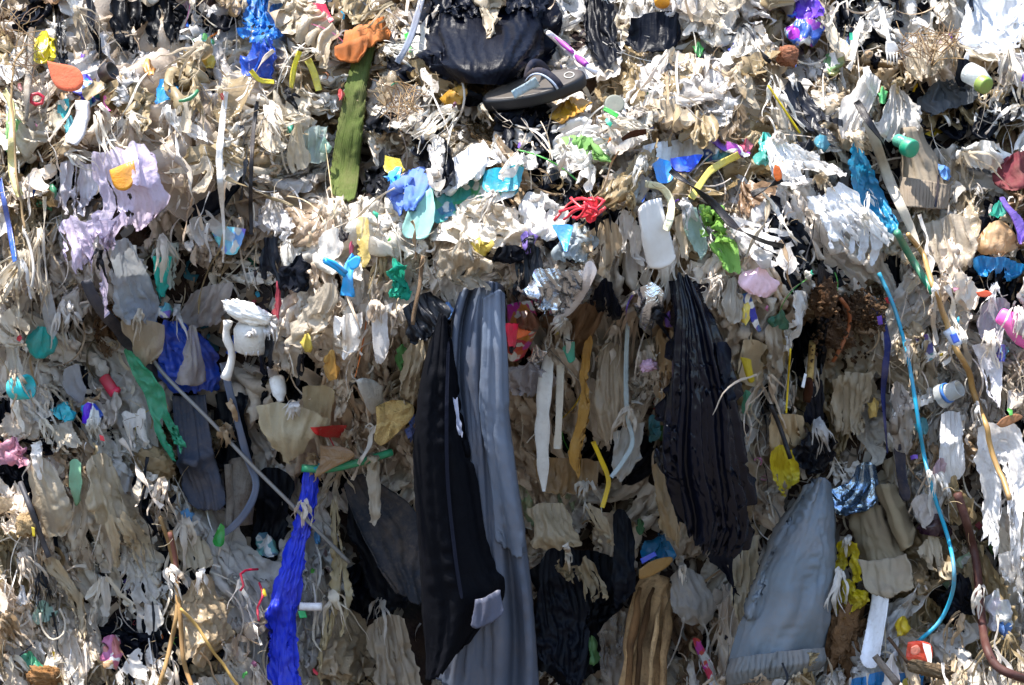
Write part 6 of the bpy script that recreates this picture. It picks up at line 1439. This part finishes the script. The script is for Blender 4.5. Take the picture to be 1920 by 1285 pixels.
tube('stick', 'stick', 'grey stick lying at the bottom right under the long white strip', None, '1640,1230 1665,1262 1682,1283', 6, '#776b5f', 'wood', off=.02, n=8)
tube('stick', 'stick', 'thin brown stick left of the red orange card', None, '1665,1195 1685,1220 1702,1243', 3, '#6b5443', 'wood', off=.015, n=8)
lump('wood_chunk', 'wood', 'grey brown wood chunk below the red orange card', None, 1745, 1256, 44, 13, '#6e5d48', 'wood', off=.02, seed=33, rough=.35, rot=12)
plate('dry_leaf', 'leaf', 'curled dry brown leaf right of the tan hose', 'dry brown leaf', '1868,796 1880,784 1904,776 1918,782 1900,794 1878,802', 1.5, '#a0693f', 'wrapper', off=.02, bend=.6)
# white plastic straps in the centre
strap('white_strap', 'strap', 'broad white cloth strap hanging right of the blue grey cloth', 'broad white strap', '1032,652 1022,720 1017,800 1018,870 1020,922', 24, '#e3dfd8', 'fabric', p=[.31, .335, .33, .31, .29], taper=[.7, 1, 1.05, 1.1, .9, .25])
strap('white_strap', 'strap', 'narrower cream strap hanging beside the broad white strap', None, '1052,655 1050,720 1048,780 1045,842', 13, '#cfc6b6', 'fabric', p=[.31, .33, .32, .3])
strap('blue_strap', 'strap', 'pale ice blue strap hanging beside the beige stocking', 'pale blue strap', '1178,590 1174,680 1176,780 1186,830 1165,870 1146,895', 8, '#aebfc4', 'wrapper', p=[.34, .335, .33, .31, .3, .29])
strap('yellow_strap', 'strap', 'yellow strap in the shade under the pale thin film', 'shaded yellow strap', '1112,828 1126,860 1141,900 1136,928 1129,952', 8, '#d8b61a', 'hard', p=[.27, .26, .25, .24, .24])
tube('green_tube', 'tube', 'short green tube under the silver foil bag', None, '1058,575 1057,597 1056,620', 5, '#138a66', 'hard', p=[.34, .34], n=6)
strap('green_strip', 'strip', 'bright green and red strip beside the silver foil bag', None, '1075,585 1085,565 1094,552', 7, '#6cc02e', 'wrapper', p=[.37, .38])
lump('toy_piece', 'toy', 'small pale pink plastic toy piece between the hanging strands', 'pale pink toy', 1214, 688, 15, 10, '#e7bde0', 'hard', off=.02, seed=41, rough=.5, rot=-15)
plate('foam_sole', 'sole', 'brown layered foam sole under the teal blue wad', 'brown foam sole', '1198,1068 1222,1052 1258,1044 1262,1052 1238,1072 1200,1086', 10, '#8d6b3c', 'foam', p=.17, rough=.15)
plate('blue_slab', 'plastic shard', 'small royal blue slab on top of the brown foam sole', None, '1200,1048 1228,1034 1232,1042 1204,1058', 5, '#1740b8', 'hard', p=.165)
# wooden trunk
def trunk():
    pth = '1232,1085 1222,1130 1212,1180 1206,1240 1200,1330'
    o = tube('tree_log', 'wood', 'split pale brown wooden trunk standing at the bottom centre right', 'wooden trunk', pth, 34, '#b8946a', 'wood', p=[.02, .05, .08, .1, .12], n=24, jit=5, taper=[.75, 1, 1.02, 1.02, 1.05], k=48)
    for s, w, c in (('1196,1100 1190,1160 1182,1240 1178,1300', 6, '#7c5a3a'), ('1222,1100 1208,1170 1200,1240 1194,1310', 5, '#5a4028'), ('1236,1130 1226,1200 1222,1260 1216,1320', 4.5, '#c09c70'), ('1212,1120 1204,1190 1190,1250 1186,1310', 4.2, '#9c7850'), ('1255,1120 1250,1180 1246,1250 1244,1310', 7, '#b18d63')):
        tube('bark_strip', None, None, None, s, w, c, 'wood', p=[.09, .12, .15, .165], jit=4, parent=o, taper=[.6, 1.2, .9, 1.1])
trunk()
# left side solids
tube('grey_rod', 'rod', 'thin grey rod slanting down across the lower left', 'grey rod', '282,668 310,705 390,785 470,870 540,940 600,1000 655,1055', 3.6, '#7d7c7a', 'hard', p=[.12, .15, .16, .17, .17, .16, .12], n=50)
strap('slate_strap', 'strap', 'slate blue strap hanging and curling at left of centre', 'slate strap', '418,680 432,740 448,800 464,860 480,905 470,945 440,985 402,1012', 13, '#566074', 'rubber', p=[.2, .19, .17, .16, .15, .15, .14, .13])
def foam_stick():
    lump('foam_piece', 'foam', 'white foam bar jutting out in the sun left of the wrinkled film rope', 'white foam bar', 467, 588, 46, 17, '#f0ece4', 'foam', p=.32, rz=16, seed=51, rough=.3, rot=18)
    tube('foam_strip', 'foam', 'white foam strip hanging down from the white foam bar', None, '424,600 424,640 434,670 426,708', 9, '#eeeae4', 'foam', p=[.29, .28, .27, .26], jit=4, taper=[1, .6, .9, .7, .8, 1.1])
foam_stick()
lathe('jar', 'jar', 'clouded white jar lying behind the black tatter at left of centre', 'clouded white jar', 474, 660, [(0, 0), (0, 26), (4, 32), (40, 34), (50, 28), (54, 18), (54, 0)], (.05, -1), '#e2ded6', 'glossy', tilt=.25, off=.03, k=28)
def nozzle():
    o = lathe('nozzle_bottle', 'bottle', 'white nozzle bottle upside down between two black tatters', 'white nozzle bottle', 518, 705, [(0, 0), (0, 10), (4, 13.5), (12, 14), (28, 13), (34, 12), (38, 9), (44, 6), (47, 6), (48, 0)], (.2, 1), '#eff0f2', 'hard', tilt=.15, off=.05, k=28, ridges=.008)
    lathe('neck', None, None, None, 508, 686, [(0, 0), (0, 8), (16, 9.5), (20, 9), (20, 0)], (.3, 1), '#d9d4d4', 'clear', tilt=.15, p=float(-WORLD[o.name][1]) - .006, parent=o)
nozzle()
def toy_clip():
    o = strap('toy_clip', 'toy', 'sky blue plastic clip with two arms hanging at left of centre', 'blue toy clip', '652,555 652,530 655,500 668,482', 19, '#18a3e6', 'hard', off=.07, t=6, taper=[1.1, .9, .85, 1.1])
    q = float(look(HF, 650, 518))
    tube('arm', None, None, None, '646,516 630,502 608,489', 4.5, '#18a3e6', 'hard', p=[q, q + .012, q + .02], n=8, parent=o)
    tube('arm', None, None, None, '606,486 626,493 650,512', 3.5, '#18a3e6', 'hard', p=[q + .02, q + .016, q + .004], n=8, parent=o)
    plate('clip_head', None, None, None, '652,490 668,480 676,484 672,500 658,506', 6, '#1eb2f2', 'hard', p=q + .012, parent=o)
toy_clip()
def lighter():
    o = lathe('lighter', 'lighter', 'crimson plastic lighter lying at the left under the charcoal band', 'crimson lighter', 194, 706, [(0, 0), (0, 8), (2, 11), (34, 11), (37, 9), (38, 0)], (.62, .85), '#c4143f', 'hard', tilt=.25, off=.03, k=20, flat=.7)
    lathe('base_cap', None, None, None, 213, 732, [(0, 11.3), (1, 12), (7, 12), (9, 9), (9.5, 0)], (.62, .85), '#d01b48', 'hard', tilt=.25, p=float(-WORLD[o.name][1]) + .004, parent=o, k=20, flat=.7)
lighter()
lathe('bottle_cap', 'bottle cap', 'turquoise plastic cap lying at the left edge', 'turquoise cap', 22, 730, [(0, 0), (0, 17), (3, 20), (34, 22), (36, 21), (36, 17), (10, 15), (10, 0)], (1, -.15), '#1fbcc0', 'hard', tilt=.35, off=.03, k=28)  # a loose bottle cap without its bottle
plate('tan_sponge', 'sponge', 'tan porous sponge slab left of the black trouser leg', 'tan sponge', '704,762 738,750 772,758 776,778 752,806 716,836 702,826 706,795', 16, '#b89a62', 'stone', p=.31, rough=.5, slope=(.3, -.2))
tube('brown_stick', 'stick', 'thin brown stick hanging right of the teal net', 'thin brown stick', '792,478 787,530 780,570 775,610', 3.4, '#a08468', 'wood', off=.05, n=14, jit=2)
tube('green_rod', 'rod', 'green plastic rod in the shade above the electric blue bundle', 'green rod', '566,878 610,880 670,868 735,848', 7, '#1f9a6c', 'hard', p=[.17, .17, .16, .14], n=14)
plate('brown_cone', 'paper', 'brown dry paper cone over the green rod', None, '600,835 650,840 665,855 620,880 590,895 600,865', 3, '#8e6d49', 'wrapper', p=.2, rough=.4)
tube('white_tube', 'tube', 'short white plastic tube right of the electric blue bundle', 'short white tube', '562,1137 580,1138 604,1138', 7.5, '#e4e2e4', 'hard', p=[.16, .16], n=6)
plate('green_shard', 'plastic shard', 'small green shard under the short white tube', None, '558,1146 572,1144 576,1158 562,1160', 3, '#1fae6a', 'wrapper', p=.155)
def post():
    o = tube('wooden_post', 'wood', 'grey weathered wooden post in the shade left of the electric blue bundle', 'grey wooden post', '448,862 452,920 450,985', 20, '#6e675f', 'wood', p=[.08, .1, .1], n=14, jit=2, k=14)
    tube('splinter', None, None, None, '428,870 432,930 430,990', 9, '#7d756b', 'wood', p=[.1, .11, .12], n=10, jit=2, parent=o)
post()
for i, (s, c, lab, an) in enumerate((('298,968 316,1020 330,1080 332,1150 318,1220 294,1300', '#96774c', 'tan cord of the pair hanging at lower left, bending to the left', 'tan cords'),
                      ('318,995 328,1040 334,1110 340,1180 346,1240 362,1300', '#8f6d42', 'tan cord of the pair hanging at lower left, bending to the right', None),
                      ('336,1140 360,1165 400,1220 455,1300', '#c39d58', 'straight golden cord slanting to the bottom edge at lower left', None))):
    tube('cord', 'cord', lab, an, s, (4, 4, 2.6)[i], c, 'fabric', off=.02, jit=1.5)
tube('rope', 'cord', 'reddish brown cord beside the tan cords at lower left', None, '318,998 328,1045 332,1090', 4, '#6f4034', 'rubber', off=.024)
tube('rope', 'cord', 'dark grey cord slanting down at lower left', None, '38,905 60,960 78,1010 92,1045', 5, '#33353c', 'rubber', off=.015)
for s, lab in (('480,1065 462,1070 450,1082 455,1100 448,1112', 'thin red plastic string loop left of the electric blue bundle'), ('482,1090 492,1120 480,1145 484,1165', 'thin red string hanging under the other red string')):
    tube('red_string', 'string', lab, None, s, 2.2, '#d8274a', 'wrapper', off=.02, jit=4)
sheet('green_piece', 'plastic scrap', 'bright green plastic piece at the end of the slate strap', 'bright green piece', '412,976 395,1000 400,1018', '420,985 425,1002 418,1012', '#0c8a2c', 'glossy', z=3, g=1.05, off=.02); build_sheets([SPECS.pop()])
tube('wire_loop', 'wire', 'thin pale loop of wire hanging at the lower left', 'pale wire loop', '75,1150 80,1180 98,1200 118,1190 122,1165 112,1142', 2, '#b5ab9a', 'fabric', off=.02)
lump('rubble', 'stone', 'ochre rubble piece at the bottom left', 'ochre rubble', 82, 1268, 30, 18, '#8a6138', off=.015, seed=71, rough=.4)
lump('rubble', 'stone', 'small pale rubble piece in the left shade', None, 50, 985, 20, 22, '#a18864', off=.01, seed=72, rough=.4)
lump('matted_clump', 'clump', 'matted brown clump above the broad beige bag', None, 290, 872, 36, 28, '#a08a68', 'fluff', off=.0, seed=73, rough=.42)
tube('thread', 'thread', 'thin thread hanging down beside the olive sock', None, '610,270 618,330 628,410', .8, '#c9b48c', 'fabric', off=.03, n=12)
plate('red_chip', 'plastic scrap', 'small red chip at the left, below the blue wrapper', None, '186,815 194,818 197,828 188,826', 3, '#d31f35', 'hard', off=.015)
plate('yellow_chip', 'plastic scrap', 'small yellow chip beside the dark grey cord', None, '59,988 65,990 66,1006 61,1006', 3, '#d8bc1c', 'hard', off=.02)

adopt()
tufts(0, r_a, 1, 'shredded_tuft', (5, 11), (40, 90), (2, 8), 0, (PAL_LIGHT, PAL_TAN), at=[(1702, 655), (1745, 905), (1755, 548), (1838, 775), (425, 812), (568, 962), (1838, 1120), (330, 1085), (440, 760), (905, 212), (1640, 380), (40, 722), (1905, 600), (475, 640)])
# straws and dry fibres
def straws(name, n, boxes, length, w, pal, seed, off=.004, avoid=None):
    r_ = np.random.default_rng(seed)
    b = np.array(boxes, float)[r_.integers(0, len(boxes), n)]
    cx = r_.uniform(b[:, 0], b[:, 2]); cy = r_.uniform(b[:, 1], b[:, 3])
    if avoid is not None:
        ok = look(avoid, cx, cy) < .1; cx, cy = cx[ok], cy[ok]; n = len(cx)
    L_ = r_.uniform(*length, n); a = r_.uniform(0, np.pi, n)
    t = np.linspace(-.5, .5, 4); cv = r_.normal(0, .5, n)
    aa = a[:, None] + cv[:, None] * t
    x = cx[:, None] + L_[:, None] * t * np.cos(aa); y = cy[:, None] + L_[:, None] * t * np.sin(aa)
    d = look(HF, x, y); d = .3 * d + .7 * d.max(1, keepdims=True) + off + r_.uniform(0, .012, (n, 1))
    q = np.stack([np.stack([x - np.sin(aa) * w * s, x + np.sin(aa) * w * s], -1) if 0 else np.stack([x - np.sin(aa) * w, x + np.sin(aa) * w, x], -1) for s in (1,)][0:1], 0)[0]
    qy = np.stack([y + np.cos(aa) * w, y - np.cos(aa) * w, y], -1)
    qd = np.stack([d, d, d + w * K * 1.5], -1)
    V = to_world(q, qy, qd)
    b4 = gridfaces(4, 3, wrap=True)
    F = (b4[None] + (np.arange(n) * 12)[:, None, None]).reshape(-1, 4)
    c = np.array([hexc(h) for h in pal])[r_.integers(0, len(pal), n)] * r_.uniform(.7, 1.2, (n, 1))
    o = link(name, mesh_from(name, V.reshape(-1, 3), F, 'shreds', colr=np.repeat(np.clip(c, 0, .9), 12, 0)))
    o['kind'] = 'stuff'
straws('dry_fibres', 1500, [(-80, -80, 2000, 1360)], (10, 34), .5, ['#c9b38c', '#8f7450', '#b09a78', '#d8cbb0'], 91, avoid=avoid_soft)
straws('straw_tuft', 130, [(-20, 20, 70, 150), (720, 155, 780, 215)  , (1690, 60, 1790, 110)], (25, 70), .9, ['#8a6a42', '#6e5133', '#a98a5c'], 92)
# crumbs of soil and plastic flakes
def crumbs(name, n, size, pal, seed, off=.002, boxes=None):
    lim = avoid_soft if boxes is None else avoid_soft * 0
    r_ = np.random.default_rng(seed)
    cx = r_.uniform(-80, 2000, n); cy = r_.uniform(-80, 1360, n)
    if boxes:
        b = np.array(boxes, float)[r_.integers(0, len(boxes), n)]; cx = r_.uniform(b[:, 0], b[:, 2]); cy = r_.uniform(b[:, 1], b[:, 3])
    ok = look(lim, cx, cy) < .05; cx, cy = cx[ok], cy[ok]; n = len(cx)
    O = to_world(cx, cy, look(HF, cx, cy) + off)
    oct_ = np.array([[1, 0, 0], [-1, 0, 0], [0, 1, 0], [0, -1, 0], [0, 0, 1], [0, 0, -1]], float)
    T = np.array([[0, 2, 4], [2, 1, 4], [1, 3, 4], [3, 0, 4], [2, 0, 5], [1, 2, 5], [3, 1, 5], [0, 3, 5]])
    V = O[:, None] + oct_[None] * (r_.uniform(*size, n)[:, None, None] * K) * r_.uniform(.4, 1.2, (n, 6, 3)) + r_.normal(0, .2, (n, 6, 3)) * size[0] * K
    F = (T[None] + (np.arange(n) * 6)[:, None, None]).reshape(-1, 3)
    c = np.array([hexc(h) for h in pal])[r_.integers(0, len(pal), n)]
    o = link(name, mesh_from(name, V.reshape(-1, 3), None, 'soil', colr=np.repeat(c, 6, 0), smooth=False, tris=F)); o['kind'] = 'stuff'
crumbs('soil_crumbs', 1500, (.8, 2.2), ['#5a4431', '#7a6148', '#3d2d20', '#927a5c'], 95)
crumbs('soil_lumps', 350, (2, 6), ['#4f3a29', '#6a523c', '#3d2d20'], 96, boxes=[(1520, 530, 1640, 680), (1600, 540, 1660, 620)])
r_f = np.random.default_rng(97)
shreds('plastic_flakes', 150, (8, 18), (4, 10), PAL_COL, .005, 0, seed=98, seg=3, avoid=avoid, dark=.1, curl=.2)

# ================================================================== labels for the many pale films
def relation(dx, dy):
    if abs(dx) > 2.2 * abs(dy): return 'right of' if dx > 0 else 'left of'
    if abs(dy) > 2.2 * abs(dx): return 'below' if dy > 0 else 'above'
    return ('lower ' if dy > 0 else 'upper ') + ('right of' if dx > 0 else 'left of')
NOUN = {'hanging_film': 'film', 'film_scrap': 'scrap', 'twisted_film': 'twist', 'film_strand': 'strand', 'film_tuft': 'tuft', 'shredded_tuft': 'shredded tuft', 'plastic_shred': 'shred'}
CAT = {'hanging_film': 'film', 'film_scrap': 'film scrap', 'twisted_film': 'film twist', 'film_strand': 'film strand', 'film_tuft': 'film tuft', 'shredded_tuft': 'film tuft', 'plastic_shred': 'plastic shred'}
GRP = {'hanging_film': 'large dirty films draped over the refuse bank', 'film_scrap': 'crumpled film scraps covering the refuse bank',
       'film_tuft': 'long tufts of torn film on the refuse bank', 'shredded_tuft': 'short shredded tufts lying over the refuse', 'film_strand': 'thin film strands trailing over the refuse bank', 'twisted_film': 'twisted film strands on the refuse bank', 'plastic_shred': 'small plastic shreds on the refuse bank'}
used = {o.get('label') for o in bpy.data.objects if o.get('label')}
AX = np.array([(a, b) for a, b, _ in ANCH]); AP = [c for _, _, c in ANCH]
for sp in AUTO:
    o = sp['obj']; x, y = sp['mid']
    d = np.hypot(AX[:, 0] - x, AX[:, 1] - y)
    order = np.argsort(d)
    tn = tone(np.asarray(sp['col']))
    st = ('tattered ' if sp['rag'] > .2 or sp['slits'] > 2 else 'crumpled ' if sp['crump'] > .27 else 'pleated ' if sp['g'] > 1.5 else '')
    sz = 'narrow ' if sp['wpx'] < 30 else 'broad ' if sp['wpx'] > 130 else ''
    noun = NOUN[sp['name']]
    head = (sz + st + tn + ' ' + noun)
    lab = None
    for i in order[:4]:
        c = f'{head} {relation(x - AX[i, 0], y - AX[i, 1])} the {AP[i]}'
        if c not in used and d[i] > 18: lab = c; break
    if lab is None:
        for i in order[:5]:
            for j in order[1:9]:
                if i == j: continue
                c = f'{head} {relation(x - AX[i, 0], y - AX[i, 1])} the {AP[i]}, {relation(x - AX[j, 0], y - AX[j, 1])} the {AP[j]}'
                if c not in used and len(c.replace(',', ' ').split()) <= 16: lab = c; break
            if lab: break
    lab = lab or c
    used.add(lab)
    tag(o, lab, CAT[sp['name']], GRP[sp['name']])
